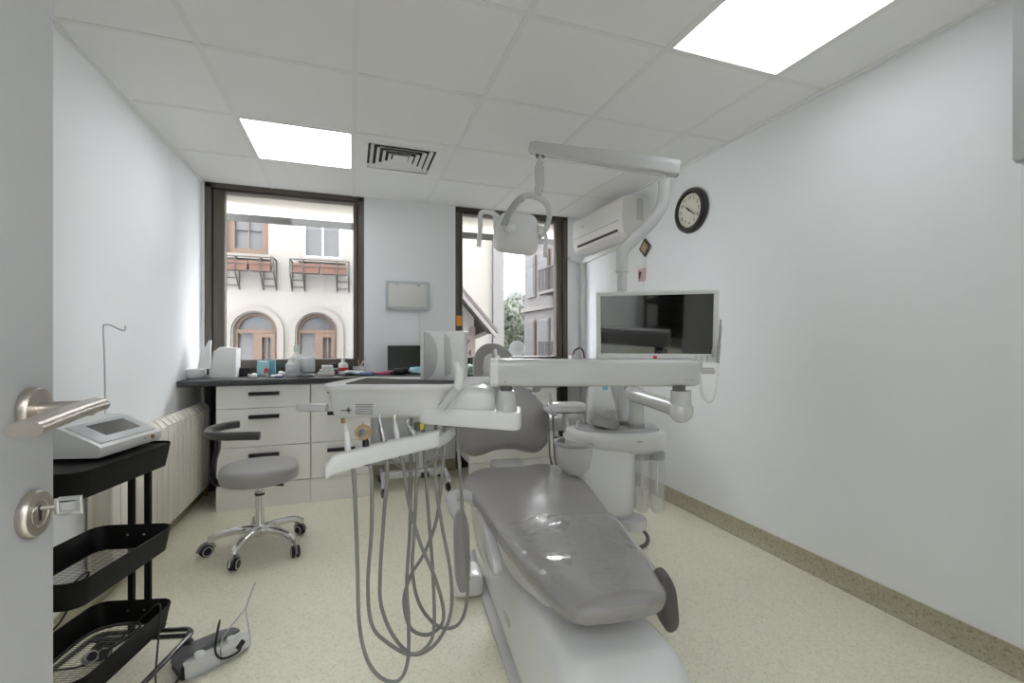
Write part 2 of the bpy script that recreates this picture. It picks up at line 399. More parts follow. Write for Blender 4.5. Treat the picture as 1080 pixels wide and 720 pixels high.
cy, cz = 2.468, 1.995
t = thing('wall_clock', 'round wall clock with thick dark frame on the right wall', 'clock', (XR, cy, cz-.15))
MB().lathe([(0, 0), (.148, 0), (.151, .012), (.146, .026), (.139, .031), (.133, .030), (.129, .037), (.121, .040), (.112, .034), (.108, .022), (0, .020)], (XR, cy, cz), 56, (-1, 0, 0)).build('clock_case', mat('dark_wood', (.018, .014, .012), .25, coat=.5), t)
fc = MB().lathe([(0, .018), (.110, .018), (.110, .023), (0, .023)], (XR, cy, cz), 56, (-1, 0, 0)).build('dial', CLOCKF, t)
Mc = Matrix.Translation((XR-.0245, cy, cz)) @ Matrix.Rotation(-PI/2, 4, 'Z') @ Matrix.Rotation(PI/2, 4, 'X')
nm = mat('numeral_ink', (.10, .09, .08), .6)
for k in range(1, 13):
    a = R(90-30*k)
    poly_text(str(k), .031, nm, 'numeral', fc, Mc @ Matrix.Translation((.083*math.cos(a), .083*math.sin(a), 0)), FLOOR_OFF['wall_clock'])
for nme, ang, L, w in (('hour_hand', R(90-30*10.35), .050, .0035), ('minute_hand', R(90-6*21), .074, .0025)):
    MB().prism([(-.012, -w), (L*.7, -w*1.3), (L, 0), (L*.7, w*1.3), (-.012, w)], .002, .004, Mc @ Matrix.Rotation(ang, 4, 'Z')).build(nme, BLACK, t)
MB().lathe([(0, .001), (.006, .001), (.005, .007), (0, .008)], (XR-.0245, cy, cz), 16, (-1, 0, 0)).build('hub', BLACK, t)

t = thing('diamond_ornament', 'small dark diamond-shaped wall ornament hanging below the clock', 'wall ornament', (XR, 2.98, 1.773))
def diamond(m, r, x0, x1): m.prism([(r, 0), (0, r), (-r, 0), (0, -r)], -x1, -x0, Matrix.Translation((XR, 2.98, 1.849)) @ Matrix.Rotation(PI/2, 4, 'Z') @ Matrix.Rotation(PI/2, 4, 'X') @ Matrix.Rotation(PI, 4, 'Y')); return m
MB().box((XR-.006, 2.98, 1.849), (.011, .104, .104), .002, rx=PI/4).build('frame', mat('ornament_black', (.03, .022, .015), .35), t)
MB().box((XR-.0125, 2.98, 1.849), (.003, .066, .066), .001, rx=PI/4).build('gold_inlay', mat('old_gold', (.42, .30, .16), .4, metal=.4, var=.5, vscale=60), t)
t = thing('hanging_card', 'small pink card hanging on strings under the dark diamond ornament', 'card', (XR, 3.025, 1.56))
MB().box((XR-.006, 3.025, 1.645), (.004, .088, .10), .001).build('card', PINK, t)
MB().ell((XR-.009, 3.045, 1.645), (.003, .012, .033)).ell((XR-.009, 3.032, 1.66), (.003, .010, .012)).build('printed_figure', mat('card_ink', (.10, .06, .08), .7), t)
for q in ([(XR-.006, 2.995, 1.78), (XR-.006, 3.0, 1.695)], [(XR-.006, 2.97, 1.778), (XR-.006, 2.99, 1.695)], [(XR-.006, 3.0, 1.595), (XR-.006, 3.005, 1.50)]): MB().tube(q, .0013, 6).build('string', OFFW, t)

# ---- wall cabinet at the right edge of the picture
t = thing('wall_cabinet', 'grey-white wall cabinet corner at the upper right edge of the photo', 'cabinet', (2.0, .45, 1.66))
MB().b2((1.85, .12, 1.655), (XR, .784, H-.005), .002, 1).build('carcass', mat('cabinet_grey', (.56, .56, .565), .4), t)
for a, b in ((.124, .450), (.454, .780)):
    d = MB().b2((1.829, a, 1.658), (1.849, b, H-.008), .002, 1).build('door', mat('door_grey', (.50, .50, .505), .4), t)
    MB().b2((1.818, (a+b)/2-.05, 1.70), (1.8295, (a+b)/2+.05, 1.712), .002).build('handle', BLACK, d)

# ---- back pier: x-ray viewer
t = thing('xray_viewer', 'flat white framed light box on the wall between the windows', 'viewer', (.45, YB, 1.39))
MB().b2((.268, YB-.035, 1.392), (.632, YB, 1.638), .008).build('housing', mat('viewer_grey', (.56, .58, .60), .4), t)
MB().b2((.292, YB-.038, 1.418), (.606, YB-.034, 1.612), .003).build('panel', OFFW, t)
for x in (.345, .525): MB().b2((x, YB-.042, 1.598), (x+.03, YB-.036, 1.612), .002).build('film_clip', G_LITE, t)
MB().b2((.285, YB-.040, 1.400), (.315, YB-.034, 1.410), .002).build('switch', G_PLAS, t)
MB().b2((.548, YB-.012, .90), (.556, YB, 1.392)).build('cable_duct', W_MATT, t)

# ---- radiator on the left wall
t = thing('radiator', 'long cream column radiator along the left wall below the worktop end', 'radiator', (-1.0, 3.08, .10))
ns = 18; y0, y1 = 2.385, 3.80; p = (y1-y0)/ns
m = MB()
for k in range(ns):
    y = y0+p*(k+.5)
    m.b2((-.972, y-p*.46, .125), (-.955, y+p*.46, .655), .006)
    m.b2((-1.045, y-p*.46, .125), (-1.03, y+p*.46, .655), .006)
    m.b2((-1.03, y-.012, .11), (-.97, y+.012, .675), .004)
    m.tube([(-1.035, y, .662), (-1.0, y, .69), (-.962, y, .655)], 1, sec=ring2(p*.44, .010, 4, 12), sm=4)
    m.b2((-1.042, y-p*.42, .105), (-.958, y+p*.42, .125), .006)
m.build('sections', CREAM, t)
MB().tube([(-1.0, y0-.002, .60), (-1.0, y1+.002, .60)], .016, 14).tube([(-1.0, y0-.002, .16), (-1.0, y1+.002, .16)], .016, 14).build('header_pipes', CREAM, t)
v = MB().tube([(-1.0, y1, .16), (-1.0, y1+.06, .16), (-1.0, y1+.085, .14), (-1.0, y1+.085, .0)], .009, 10, sm=3).build('valve_pipe', BRASS, t)

# ================================================================== FITTED CABINETS AND WORKTOP
FY = 3.50
def base_cabinet(x0, x1, lab):
    t = thing('drawer_cabinet', lab, 'cabinet', ((x0+x1)/2, 3.7, 0), 0, 'drawer units under the worktop')
    MB().b2((x0, FY+.002, .165), (x1, YB-.03, .834)).build('carcass', W_LAC, t)
    MB().b2((x0, FY-.006, 0), (x1, FY+.02, .163)).build('plinth', W_LAC, t)
    for z0, z1 in ((.172, .415), (.419, .675), (.679, .830)):
        d = MB().b2((x0+.003, FY-.018, z0), (x1-.003, FY+.001, z1), .0015, 1).build('drawer', W_LAC, t)
        hz = z1-.055; c = (x0+x1)/2; w = min(.093, (x1-x0)*.32)
        MB().b2((c-w, FY-.042, hz-.012), (c+w, FY-.032, hz+.012), .004).b2((c-w, FY-.042, hz+.006), (c+w, FY-.017, hz+.012), .002).build('handle', BLACK, d)
base_cabinet(-.845, -.272, 'white three-drawer unit directly behind the grey wheeled stool')
base_cabinet(-.270, .131, 'white drawer unit at the inner end, half hidden by the instrument tray')
base_cabinet(.87, 1.62, 'white drawer unit under the right window, behind the dental chair')
m = MB().b2((XL+.002, 3.452, .834), (XR-.05, YB-.002, .873), .006)
tag(m.build('worktop', GRANIT), 'long dark speckled granite worktop running below both windows', 'worktop')

# ================================================================== THINGS ON THE WORKTOP
WT = .8735
def on_top(name, label, cat, x, y, group=None): return thing(name, label, cat, (x, y, WT), 0, group)
x = -0.8456
t = on_top('dispenser_box', 'white box-shaped dispenser with raised flap at the left end of the worktop', 'dispenser', x, 3.74)
m = MB().loft([[(x+a, y, z) for a, z in ((-.075, WT), (.075, WT), (.078, WT+.205), (-.02, WT+.215), (-.058, WT+.185))] for y in (3.67, 3.82)])
m.build('housing', W_MATT, t)
m = MB().loft([[(x+a, y, z) for a, z in ((-.075, WT+.02), (-.062, WT+.02), (-.045, WT+.16), (-.058, WT+.182))] for y in (3.672, 3.818)]); m.build('side_cover', W_PLAS, t)
m = MB().loft([[(x+a, y, z) for a, z in ((-.16, WT+.05), (-.085, WT+.05), (-.075, WT+.10), (-.083, WT+.19), (-.078, WT+.262), (-.09, WT+.262), (-.125, WT+.19))] for y in (3.69, 3.72)]); m.build('flap', W_PLAS, t)
MB().b2((x-.165, 3.68, WT), (x-.07, 3.80, WT+.052), .006).build('foot', W_PLAS, t)
MB().b2((x-.098, 3.665, WT+.025), (x-.085, 3.68, WT+.065), .003).build('latch', BLACK, t)
x = -0.9964-.012
t = MB().lathe([(0, 0), (.042, 0), (.050, .012), (.052, .062), (.048, .066), (.045, .060), (.042, .014), (0, .012)], (x, 3.66, WT), 28).build('white_cup', W_PLAS)
tag(t, 'low white round cup at the far left end of the worktop', 'cup')
x = -0.7448
t = on_top('black_adapter', 'small black gadget standing beside the white dispenser box', 'gadget', x, 3.8)
MB().b2((x-.030, 3.78, WT), (x+.030, 3.82, WT+.045), .006).build('body', BLACK, t); MB().b2((x-.028, 3.785, WT+.045), (x+.042, 3.81, WT+.062), .004).b2((x+.025, 3.785, WT+.02), (x+.042, 3.81, WT+.06), .004).build('bracket', BLACK, t)
x = -0.6215
t = MB().box((x, 3.80, WT+.055), (.075, .035, .108), .004, rz=.1).crumple(.006, 18, 0, 3).build('blue_pouch', BLUE); tag(t, 'pale blue upright pouch behind the small red bottle', 'pouch')
t = MB().box((x+.035, 3.85, WT+.055), (.09, .02, .11), .003).build('teal_box', TEAL); tag(t, 'flat teal box standing behind the pale blue pouch', 'box')
x = -0.5745
t = on_top('small_bottle', 'tiny bottle with dark red top in front of the pale blue pouch', 'bottle', x, 3.66)
MB().lathe([(0, 0), (.012, 0), (.013, .02), (.012, .03), (0, .032)], (x, 3.66, WT), 16).build('body', PINK, t); MB().lathe([(0, .03), (.012, .03), (.014, .05), (.008, .062), (0, .063)], (x, 3.66, WT), 16).build('cap', RED, t)
for u, yv, sx, sy, h, mt, lab in ((-0.18149, 3.62, .05, .04, .02, PAPER, 'crumpled white tissue left of the tiny red-topped bottle'), (-0.13871, 3.60, .07, .05, .016, PAPER, 'crumpled white tissue right of the tiny red-topped bottle'), (-0.12695, 3.72, .06, .04, .026, OFFW, 'folded off-white wipe beside the small white bottle')):
    x = u*yv
    t = MB().box((x, yv, WT+h/2+.004), (sx, sy, h), .006, 3).crumple(.010, 30, u).build('tissue', mt); tag(t, lab, 'tissue')
t = MB().box((-0.13536*3.56, 3.56, WT+.006), (.05, .025, .010), .003, rz=.4).build('blue_wrapper', BLUED); tag(t, 'small dark blue wrapper lying near the worktop front edge', 'wrapper')
def bottle(u, y, r, h, mtl, lab, cap_r, cap_h, capm, band=None, pump=False):
    x = u*y
    t = on_top('bottle', lab, 'bottle', x, y)
    sh = h-cap_h
    MB().lathe([(0, 0), (r*.94, 0), (r, .006), (r, sh*.72), (r*.93, sh*.82), (cap_r*.9, sh*.95), (cap_r*.85, sh), (0, sh)], (x, y, WT), 24).build('body', mtl, t)
    MB().lathe([(0, sh-.002), (cap_r, sh-.002), (cap_r*.96, h), (0, h)], (x, y, WT), 20).build('cap', capm, t)
    if band: MB().lathe([(r+.0008, band[0]), (r+.0014, band[0]+.001), (r+.0014, band[1]), (r+.0008, band[1]+.001)], (x, y, WT), 24).build('label_band', band[2], t)
    if pump: MB().tube([(x, y, WT+h-.005), (x, y, WT+h+.022), (x-.03, y, WT+h+.026)], .006, 8).build('pump', W_PLAS, t)
    return t
GREYL = mat('bottle_label', (.60, .62, .65), .6, var=.12, vscale=70)
bottle(-0.11339, 3.66, .036, .135, W_PLAS, 'short white bottle with small cap, leftmost of the bottles', .022, .022, W_PLAS, (.025, .085, GREYL))
bottle(-0.10313, 3.76, .040, .225, W_PLAS, 'taller white bottle with pale green neck behind the short white one', .022, .05, mat('pale_green', (.60, .68, .58), .4), (.05, .12, OFFW))
bottle(-0.08238, 3.72, .046, .235, CLRPL, 'tall clear bottle with a printed label on the worktop', .040, .018, CLRPL, (.03, .13, GREYL))
bottle(-0.01639, 3.70, .035, .125, mat('milky_plastic', (.78, .74, .73), .35), 'milky bottle with red label next to the pale blue cloth', .014, .022, OFFW, (.03, .055, RED))
t = MB().box((-0.08413*3.57, 3.57, WT+.012), (.095, .035, .018), .006, 3).crumple(.009, 35, 4).build('foil_strip', STEEL); tag(t, 'crumpled shiny foil in front of the tall clear bottle', 'foil')
bx = -0.04888*3.68
for k, (w, h, z, lab) in enumerate(((.115, .026, 0, 'flat white box at the bottom of the small stack by the clear bottle'), (.098, .020, .0265, 'white box in the middle of the small stack by the clear bottle'), (.075, .028, .047, 'smallest white box on top of the stack by the clear bottle'))):
    t = MB().box((bx+.004*k, 3.68, WT+z+h/2), (w, .07, h), .002, rz=.06*k).build('small_box', OFFW); tag(t, lab, 'box', 'stack of little boxes')
x = -0.03273*3.80
t = on_top('black_case', 'small black open case behind the milky red-labelled bottle', 'case', x, 3.80)
MB().box((x, 3.80, WT+.02), (.10, .07, .04), .006).build('tray', BLACK, t); MB().box((x, 3.835, WT+.055), (.10, .012, .055), .004, rx=.2).build('lid', BLACK, t); MB().box((x+.01, 3.79, WT+.043), (.05, .03, .008), .003).build('insert', TEAL, t)
t = MB().box((0.00570*3.64, 3.64, WT+.016), (.15, .09, .026), .01, 4).crumple(.016, 16, 9).build('blue_cloth', mat('pale_teal_cloth', (.58, .70, .71), .85)); tag(t, 'crumpled pale blue cloth on the worktop next to the pier', 'cloth')
t = MB().box((0.03001*3.58, 3.58, WT+.012), (.11, .06, .02), .008, 3).crumple(.012, 18, 2).build('blue_pack', BLUED); tag(t, 'dark blue packet in front of the pier, left of the pink cloth', 'packet')
t = MB().box((0.06438*3.66, 3.66, WT+.012), (.17, .05, .02), .008, 3).crumple(.012, 18, 6).build('pink_cloth', PINKC); tag(t, 'pink cloth lying in front of the dark laptop', 'cloth')
x = 0.01500*3.84
t = on_top('instrument_tub', 'white tub with metal hand tools sticking out beside the window frame', 'tub', x, 3.84)
MB().lathe([(0, 0), (.045, 0), (.05, .055), (.047, .055), (.042, .006), (0, .006)], (x, 3.84, WT), 20).build('tub', W_PLAS, t)
for k, (a, b) in enumerate(((.03, .05), (-.01, .03), (.05, -.01))): MB().tube([(x-a*.4, 3.84, WT+.01), (x+a, 3.84+b*.4, WT+.10+.01*k)], .0035, 8).build('hand_tool', STEEL if k else BRASS, t)
x0, x1 = .278, .61
t = on_top('laptop', 'dark open laptop on the worktop in front of the pier', 'laptop', (x0+x1)/2, 3.75)
MB().b2((x0, 3.62, WT), (x1, 3.85, WT+.018), .004).build('base', BLACK, t)
s = MB().box(((x0+x1)/2, 3.872, WT+.112), (x1-x0, .009, .215), .003, rx=-.12).build('lid', BLACK, t); MB().box(((x0+x1)/2, 3.8665, WT+.112), (x1-x0-.012, .002, .203), .0008, 1, rx=-.12).build('screen', DSCR, s)
MB().b2((x0+.02, 3.70, WT+.0175), (x1-.02, 3.83, WT+.0195)).build('keyboard', G_DRK, t)
t = MB().box((.36, 3.58, WT+.03), (.10, .07, .045), .015, 4).crumple(.02, 14, 3).build('black_pouch', BLACK); tag(t, 'black crumpled pouch in front of the laptop screen', 'pouch')
t = MB().box((.47, 3.56, WT+.03), (.09, .06, .05), .012, 4).crumple(.022, 16, 5).build('silver_film', BLUE); tag(t, 'crumpled pale blue film beside the black pouch by the laptop', 'film')
x = 1.93
t = on_top('pen_tub', 'small white tub with a dark red cable loop at the right end of the worktop', 'tub', x, 3.80)
MB().b2((x-.035, 3.77, WT), (x+.03, 3.83, WT+.13), .006).build('tub', W_PLAS, t)
MB().tube([(x+.0, 3.80, WT+.12), (x+.02, 3.80, WT+.17), (x+.07, 3.80, WT+.19), (x+.11, 3.80, WT+.15), (x+.12, 3.80, WT+.02)], .007, 10, 5).build('cable_loop', mat('dark_red_cable', (.08, .02, .025), .5), t)
t = MB().box((0.9739, 3.62, WT+.03), (.22, .14, .05), .02, 4).crumple(.028, 11, 12).build('plastic_bag', mat('pale_bag', (.62, .72, .75), .35)); tag(t, 'crumpled pale blue plastic bag on the worktop behind the tray arm', 'bag')
t = MB().box((0.9923, 3.75, WT+.05), (.09, .06, .09), .01, 3).crumple(.012, 14, 8).build('dark_bag', BLACK); tag(t, 'small black bag behind the pale blue plastic bag', 'bag')

# ================================================================== ROLLING STAND UNDER THE WORKTOP
t = thing('rolling_stand', 'white low rolling stand on black castors under the worktop beside the drawers', 'stand', (.45, 3.56, 0))
MB().b2((.21, 3.53, .095), (.69, 3.58, .145), .008).build('crossbar', W_ENAM, t)
MB().tube([(.50, 3.555, .14), (.50, 3.555, .78)], .022, 16).build('column', W_ENAM, t)
MB().b2((.28, 3.47, .78), (.66, 3.72, .80), .004).build('top', W_ENAM, t)
MB().b2((.50, 3.515, .085), (.56, 3.535, .125), .003).build('pedal', BLACK, t)
for x in (.215, .685):
    f = MB().tube([(x, 3.38, .075), (x, 3.42, .11), (x, 3.70, .12), (x, 3.80, .075)], 1, sec=ring2(.02, .016, 4, 12), sm=4).build('foot', W_ENAM, t)
    for y in (3.395, 3.785):
        MB().lathe([(0, -.010), (.027, -.010), (.030, -.006), (.030, .006), (.027, .010), (0, .010)], (x, y+.012, .031), 20, (1, .3, 0)).tube([(x, y, .08), (x, y, .05)], .008, 8).build('castor', BLACK, f)

# ================================================================== STOOLS
def swivel_castor(m_h, m_w, m_r, parent, c, ang, cs=1.):
    Mx = Matrix.Translation(c) @ Matrix.Rotation(ang, 4, 'Z') @ Matrix.Scale(cs, 4)
    w = MB(Mx)
    for s in (-1, 1): w.lathe([(0, 0), (.021, 0), (.0255, .004), (.0255, .010), (.021, .014), (0, .014)], (.012, s*.003, .0258), 22, (0, s, 0))
    o = w.build('castor', m_w, parent, (0, 0, 0))
    r = MB(Mx)
    for s in (-1, 1): r.tube([(.012+.0185*math.cos(k*PI/10), s*.0172, .0258+.0185*math.sin(k*PI/10)) for k in range(20)], .0022, 8, close=True)
    r.build('wheel_ring', m_r, o, (0, 0, 0))
    h = MB(Mx); h.tube([(.012+.0285*math.cos(k*PI/8), 0, .0258+.0285*math.sin(k*PI/8)) for k in range(9)], 1, sec=ring2(.012, .003, 4, 10), up=(0, 1, 0)); h.tube([(0, 0, .05), (0, 0, .082)], .006, 8)
    h.build('castor_hood', m_h, o, (0, 0, 0))
def wheeled_stool(name, lab, loc, seat_z, vin, arm=True, back=False, tilt=0.):
    t = thing(name, lab, 'stool', loc, 0, None, True)
    z = seat_z
    MB().at((0, 0, 0), 0, tilt*.6, tilt).lathe([(0, z-.088), (.172, z-.088), (.184, z-.084), (.190, z-.074), (.191, z-.030), (.187, z-.014), (.176, z-.005), (.14, z+.001), (0, z+.004)], (0, 0, 0), 48).build('seat', vin, t)
    MB().b2((-.19, -.03, z-.100), (.05, .03, z-.088), .004).lathe([(0, z-.115), (.035, z-.115), (.06, z-.089), (0, z-.089)]).build('seat_plate', BLACK, t)
    MB().tube([(.03, -.05, z-.10), (.10, -.075, z-.104)], .004, 8).tube([(.085, -.068, z-.104), (.125, -.083, z-.104)], .008, 8).build('lift_lever', BLACK, t)
    MB().lathe([(0, .09), (.022, .09), (.022, z-.16), (.0235, z-.158), (.0235, z-.150), (.013, z-.149), (.013, z-.11), (0, z-.11)], n=24).build('gas_lift', CHROME, t)
    MB().lathe([(0, z-.170), (.0245, z-.170), (.0245, z-.158), (0, z-.158)], n=24).build('gas_lift_collar', BLACK, t)
    b = MB().lathe([(0, .075), (.030, .078), (.036, .092), (.034, .125), (.026, .135), (0, .135)], n=24).build('hub', CHROME, t)
    for a in (178, 250, 322, 34, 106):
        ca, sa = math.cos(R(a)), math.sin(R(a))
        l = MB().tube([(ca*.015, sa*.015, .112), (ca*.07, sa*.07, .118), (ca*.15, sa*.15, .114), (ca*.205, sa*.205, .100), (ca*.235, sa*.235, .078)], [.026, .023, .020, .019, .017], 12, 4).build('leg', CHROME, t)
        swivel_castor(STEEL, BLACK, G_LITE, l, (ca*.238, sa*.238, 0), R(a*3+40), 1.2)
    if arm:
        m = MB().tube([(-.12, 0, z-.094), (-.185, 0, z-.092), (-.215, 0, z-.065), (-.212, 0, z+.03), (-.196, 0, z+.10), (-.198, 0, z+.19)], 1, sec=ring2(.026, .012, 3, 14), sm=5)
        m.build('arm_post', BLACK, t)
        arc = [(-.05+.185*math.cos(R(a)), .0+.20*math.sin(R(a)), z+.19) for a in range(118, 262, 9)]+[(-.03, -.205, z+.19), (.035, -.212, z+.188)]
        MB().tube(arc, 1, sec=ring2(.019, .021, 3, 16), sm=3, up=(0, 0, 1)).build('armrest', mat('armrest_vinyl', (.06, .058, .055), .4), t)
    if back:
        MB().tube([(.10, .02, z-.094), (.20, .02, z-.08), (.21, .02, z+.10), (.19, .02, z+.16)], .012, 12, 5).build('back_post', CHROME, t)
        MB().tube([(.19*math.cos(R(a)), .19*math.sin(R(a)), z+.185) for a in range(-70, 75, 10)], 1, sec=ring2(.035, .022, 3, 16), sm=2, up=(0, 0, 1)).build('backrest', vin, t)
    return t
wheeled_stool('wheeled_stool', 'grey round wheeled stool with black curved armrest and chrome base', (-.47, 2.79, 0), .468, G_STL)
s2 = wheeled_stool('assistant_stool', 'second grey stool half hidden behind the dental unit by the right-hand drawers', (1.36, 2.93, 0), .62, G_STL, arm=False, back=True)
s2.rotation_euler[2] = R(130)

# ================================================================== BLACK TROLLEY
t = thing('trolley', 'black three-tier metal trolley on castors just behind the open door', 'trolley', (-.758, 1.746, 0), R(-14.1), None, True)
def rr(w, h, r, n=6):
    return [(sx*(w-r)+r*math.cos(R(a0+90*k/n)), sy*(h-r)+r*math.sin(R(a0+90*k/n))) for sx, sy, a0 in ((1, 1, 0), (-1, 1, 90), (-1, -1, 180), (1, -1, 270)) for k in range(n+1)]
def bin_(z, solid=False):
    w, h, dp = .13, .205, .078
    O = rr(w, h, .045); B = rr(w-.012, h-.012, .04); I = rr(w-.003, h-.003, .043); IB = rr(w-.015, h-.015, .038)
    L = lambda r, zz: [(x, y, zz) for x, y in r]
    m = MB().loft([L(IB, z-dp+.001), L(I, z-.002), L(rr(w-.0015, h-.0015, .044), z), L(O, z-.002), L(B, z-dp), L(rr(w-.022, h-.022, .032), z-dp), L(rr(w-.022, h-.022, .032), z-dp+.001)], cap=False, close=True)
    b = m.build('bin', BLK_M, t)
    if solid:
        MB().loft([L(rr(w-.006, h-.006, .04), z-.012), L(rr(w-.006, h-.006, .04), z-.006)]).build('top_plate', BLK_M, b)
    else:
        m = MB()
        for k in range(1, 40):
            y = -h+.014+(2*h-.028)*k/40; m.b2((-w+.016, y-.0006, z-dp+.0005), (w-.016, y+.0006, z-dp+.0016))
        for k in range(1, 9):
            x = -w+.014+(2*w-.028)*k/9; m.b2((x-.0004, -h+.016, z-dp-.0003), (x+.0004, h-.016, z-dp+.0005))
        m.build('mesh_bottom', mat('wire_grey', (.16, .155, .14), .45, metal=.3), b)
    for y in (h-.0045, -h+.0045):
        for x in (-.027, .027):
            MB().lathe([(0, 0), (.005, 0), (.004, .003), (0, .0035)], (x, y-math.copysign(.001, y), z-.035), 12, (0, -math.copysign(1, y), 0)).build('screw', STEEL, b)
for z, s in ((.78, True), (.49, False), (.226, False)): bin_(z, s)
for y in (.217, -.217):
    for x in (-.027, .027): MB().b2((x-.0095, y-.008, .075), (x+.0095, y+.008, .765), .003).build('post', BLK_M, t)
loop = rr(.165, .255, .04); MB().tube([(x, y, .082) for x, y in loop], .0085, 12, close=True).tube([(-.165, .217, .082), (.165, .217, .082)], .0085, 12).tube([(-.165, -.217, .082), (.165, -.217, .082)], .0085, 12).build('base_frame', mat('gloss_black', (.02, .02, .02), .2, coat=.6), t)
for x in (-.15, .15):
    for y in (-.235, .235): swivel_castor(BLACK, BLACK, G_PLAS, t, (x, y, 0), R(40+x*300+y*200))
CART = Matrix.Translation((-.758, 1.746, 0)) @ Matrix.Rotation(R(-14.1), 4, 'Z')
def cw(p): return tuple(CART @ Vector(p))

t = thing('implant_motor', 'white wedge-shaped dental motor unit with grey screen on the black trolley', 'device', (-.758, 1.746, .7805), R(-14.1), None, True)
zb = .004
prof = [(-.145, zb), (.070, zb), (.076, zb+.010), (.074, zb+.030), (.066, zb+.037), (-.040, zb+.088), (-.060, zb+.092), (-.145, zb+.092)]
m = MB(); ys = [(-.055, .985), (-.050, 1), (.205, 1), (.210, .985)]
m.loft([[(a*s, y, b) for a, b in prof] for y, s in ys]); m.build('housing', W_PLAS, t, (0, 0, 0))
sl = math.atan2(.051, .106); MP = Matrix.Translation((.014, .078, zb+.0632)) @ Matrix.Rotation(sl, 4, 'Y')
pb = MB(MP).box((0, 0, 0), (.112, .235, .006), .0028).build('top_panel', mat('panel_grey', (.60, .62, .64), .3), t, (0, 0, 0))
MB(MP).box((-.006, .010, .0032), (.066, .150, .0016), .0006, 1).build('screen', LCD, pb, (0, 0, 0))
MB().lathe([(0, 0), (.008, 0), (.007, .005), (.0035, .006), (.0035, .003), (0, .003)], (.074, .165, zb+.020), 18, (1, 0, 0)).build('socket', BRASS, t, (0, 0, 0))
MB().lathe([(0, 0), (.003, 0), (.0025, .002), (0, .002)], (.0745, .13, zb+.020), 12, (1, 0, 0)).build('indicator', G_PLAS, t, (0, 0, 0))
for a in (-.12, .05):
    for y in (-.03, .18): MB().lathe([(0, 0), (.008, 0), (.008, zb+.001), (0, zb+.001)], (a, y, 0), 12).build('foot', BLACK, t, (0, 0, 0))
MB().tube([(-.108, .205, .085), (-.108, .208, .12), (-.112, .212, .27), (-.118, .214, .392), (-.112, .214, .405), (-.095, .214, .405), (-.06, .214, .388), (-.05, .214, .386), (-.046, .214, .392), (-.046, .214, .402)], .0024, 10, 4).build('drip_hook', STEEL, t, (0, 0, 0))

t = thing('foot_pedal', 'grey and white foot pedal with wire bail on the floor beside the trolley', 'pedal', (-.465, 1.895, 0), R(33), None, True)
m = MB()
m.loft([[(x, y*s, z) for y, z in ((-.062, .004), (.062, .004), (.062, .018), (.055, .022), (-.010, .026), (-.016, .046), (-.045, .050), (-.060, .040))] for x, s in ((-.104, .86), (-.098, .95), (-.06, 1), (.06, 1), (.095, .85), (.104, .6))])
m.build('base', mat('pedal_white', (.72, .72, .70), .35), t, (0, 0, 0))
m = MB(); m.loft([[(x, y, z) for y, z in ((y0, z0), (y1, z1), (y1, z1+.010), (y0, z0+.010))] for x, y0, y1, z0, z1 in ((-.116, -.045, .045, .030, .024), (-.106, -.034, .066, .042, .030), (-.085, -.014, .074, .047, .034), (-.05, -.012, .078, .050, .036), (.05, -.010, .070, .050, .036), (.085, .0, .05, .048, .036))])
m.build('treadle', mat('pedal_grey', (.17, .17, .185), .4), t, (0, 0, 0))
m = MB(); m.loft([[(x, y*s, z) for y, z in ((-.06, .003), (.06, .003), (.055, .034), (-.05, .040))] for x, s in ((-.113, .8), (-.100, .93))]); m.build('bumper', BLACK, t, (0, 0, 0))
for x in (-.055, .045): MB().lathe([(0, .04), (.017, .04), (.017, .056), (.014, .060), (0, .061)], (x, -.030, 0), 22).build('button', W_PLAS, t, (0, 0, 0))
MB().tube([(-.0, -.066, .012), (.0, -.068, .085), (.035, -.05, .110), (.095, -.02, .135), (.125, .01, .16), (.16, .045, .185)], .0026, 8, 5).tube([(-.10, -.070, .006), (.0, -.070, .006), (.09, -.055, .008), (.108, -.03, .03), (.100, -.018, .12), (.10, -.018, .136)], .0024, 8, 5).build('wire_bail', STEEL, t, (0, 0, 0))
MB().tube([(.02, .03, .05), (.03, .03, .105), (.005, -.02, .105), (-.02, -.07, .06), (.0, -.082, .03), (.05, -.078, .025), (.066, -.068, .04)], .0035, 10, 5).tube([(.05, -.074, .034), (.072, -.064, .046)], .009, 12).build('lead', BLACK, t, (0, 0, 0))

def cable(lab, pts, r=.0028, mt=None):
    o = MB().tube(pts, r, 10, 6).build('cable', mt or BLACK); tag(o, lab, 'cable'); return o
cable('black cable running from the trolley bottom tier down to the foot pedal', [cw((.02, .10, .155)), cw((.06, .15, .20)), cw((.12, .13, .245)), cw((.150, .08, .18)), cw((.165, .04, .06)), cw((.19, .02, .008)), (-.60, 1.70, .0032), (-.545, 1.80, .0032), (-.556, 1.855, .02), (-.545, 1.878, .03)])
cable('black cable hanging from the top tier down into the middle tier', [cw((-.06, -.205, .775)), cw((-.07, -.222, .74)), cw((-.08, -.224, .60)), cw((-.055, -.215, .505)), cw((-.04, -.15, .43)), cw((.02, -.10, .418))])
cable('thick black mains lead coiled in the bottom tier of the trolley', [cw((-.05, -.19, .155)), cw((-.07, -.06, .175)), cw((-.055, .08, .190)), cw((.01, .15, .175)), cw((.05, .14, .165)), cw((.02, .03, .157)), cw((-.02, .02, .157))], .0045)
cable('black cable looped over the middle tier and down to the lower one', [cw((.03, -.14, .418)), cw((.02, -.05, .44)), cw((.0, .0, .418)), cw((-.02, -.02, .38)), cw((.0, -.10, .33)), cw((-.06, -.15, .25)), cw((-.02, -.05, .165)), cw((.07, .02, .157))])
t = thing('mains_plug', 'round grey-black plug lying in the bottom tier of the trolley', 'plug', cw((.01, -.01, .149)))
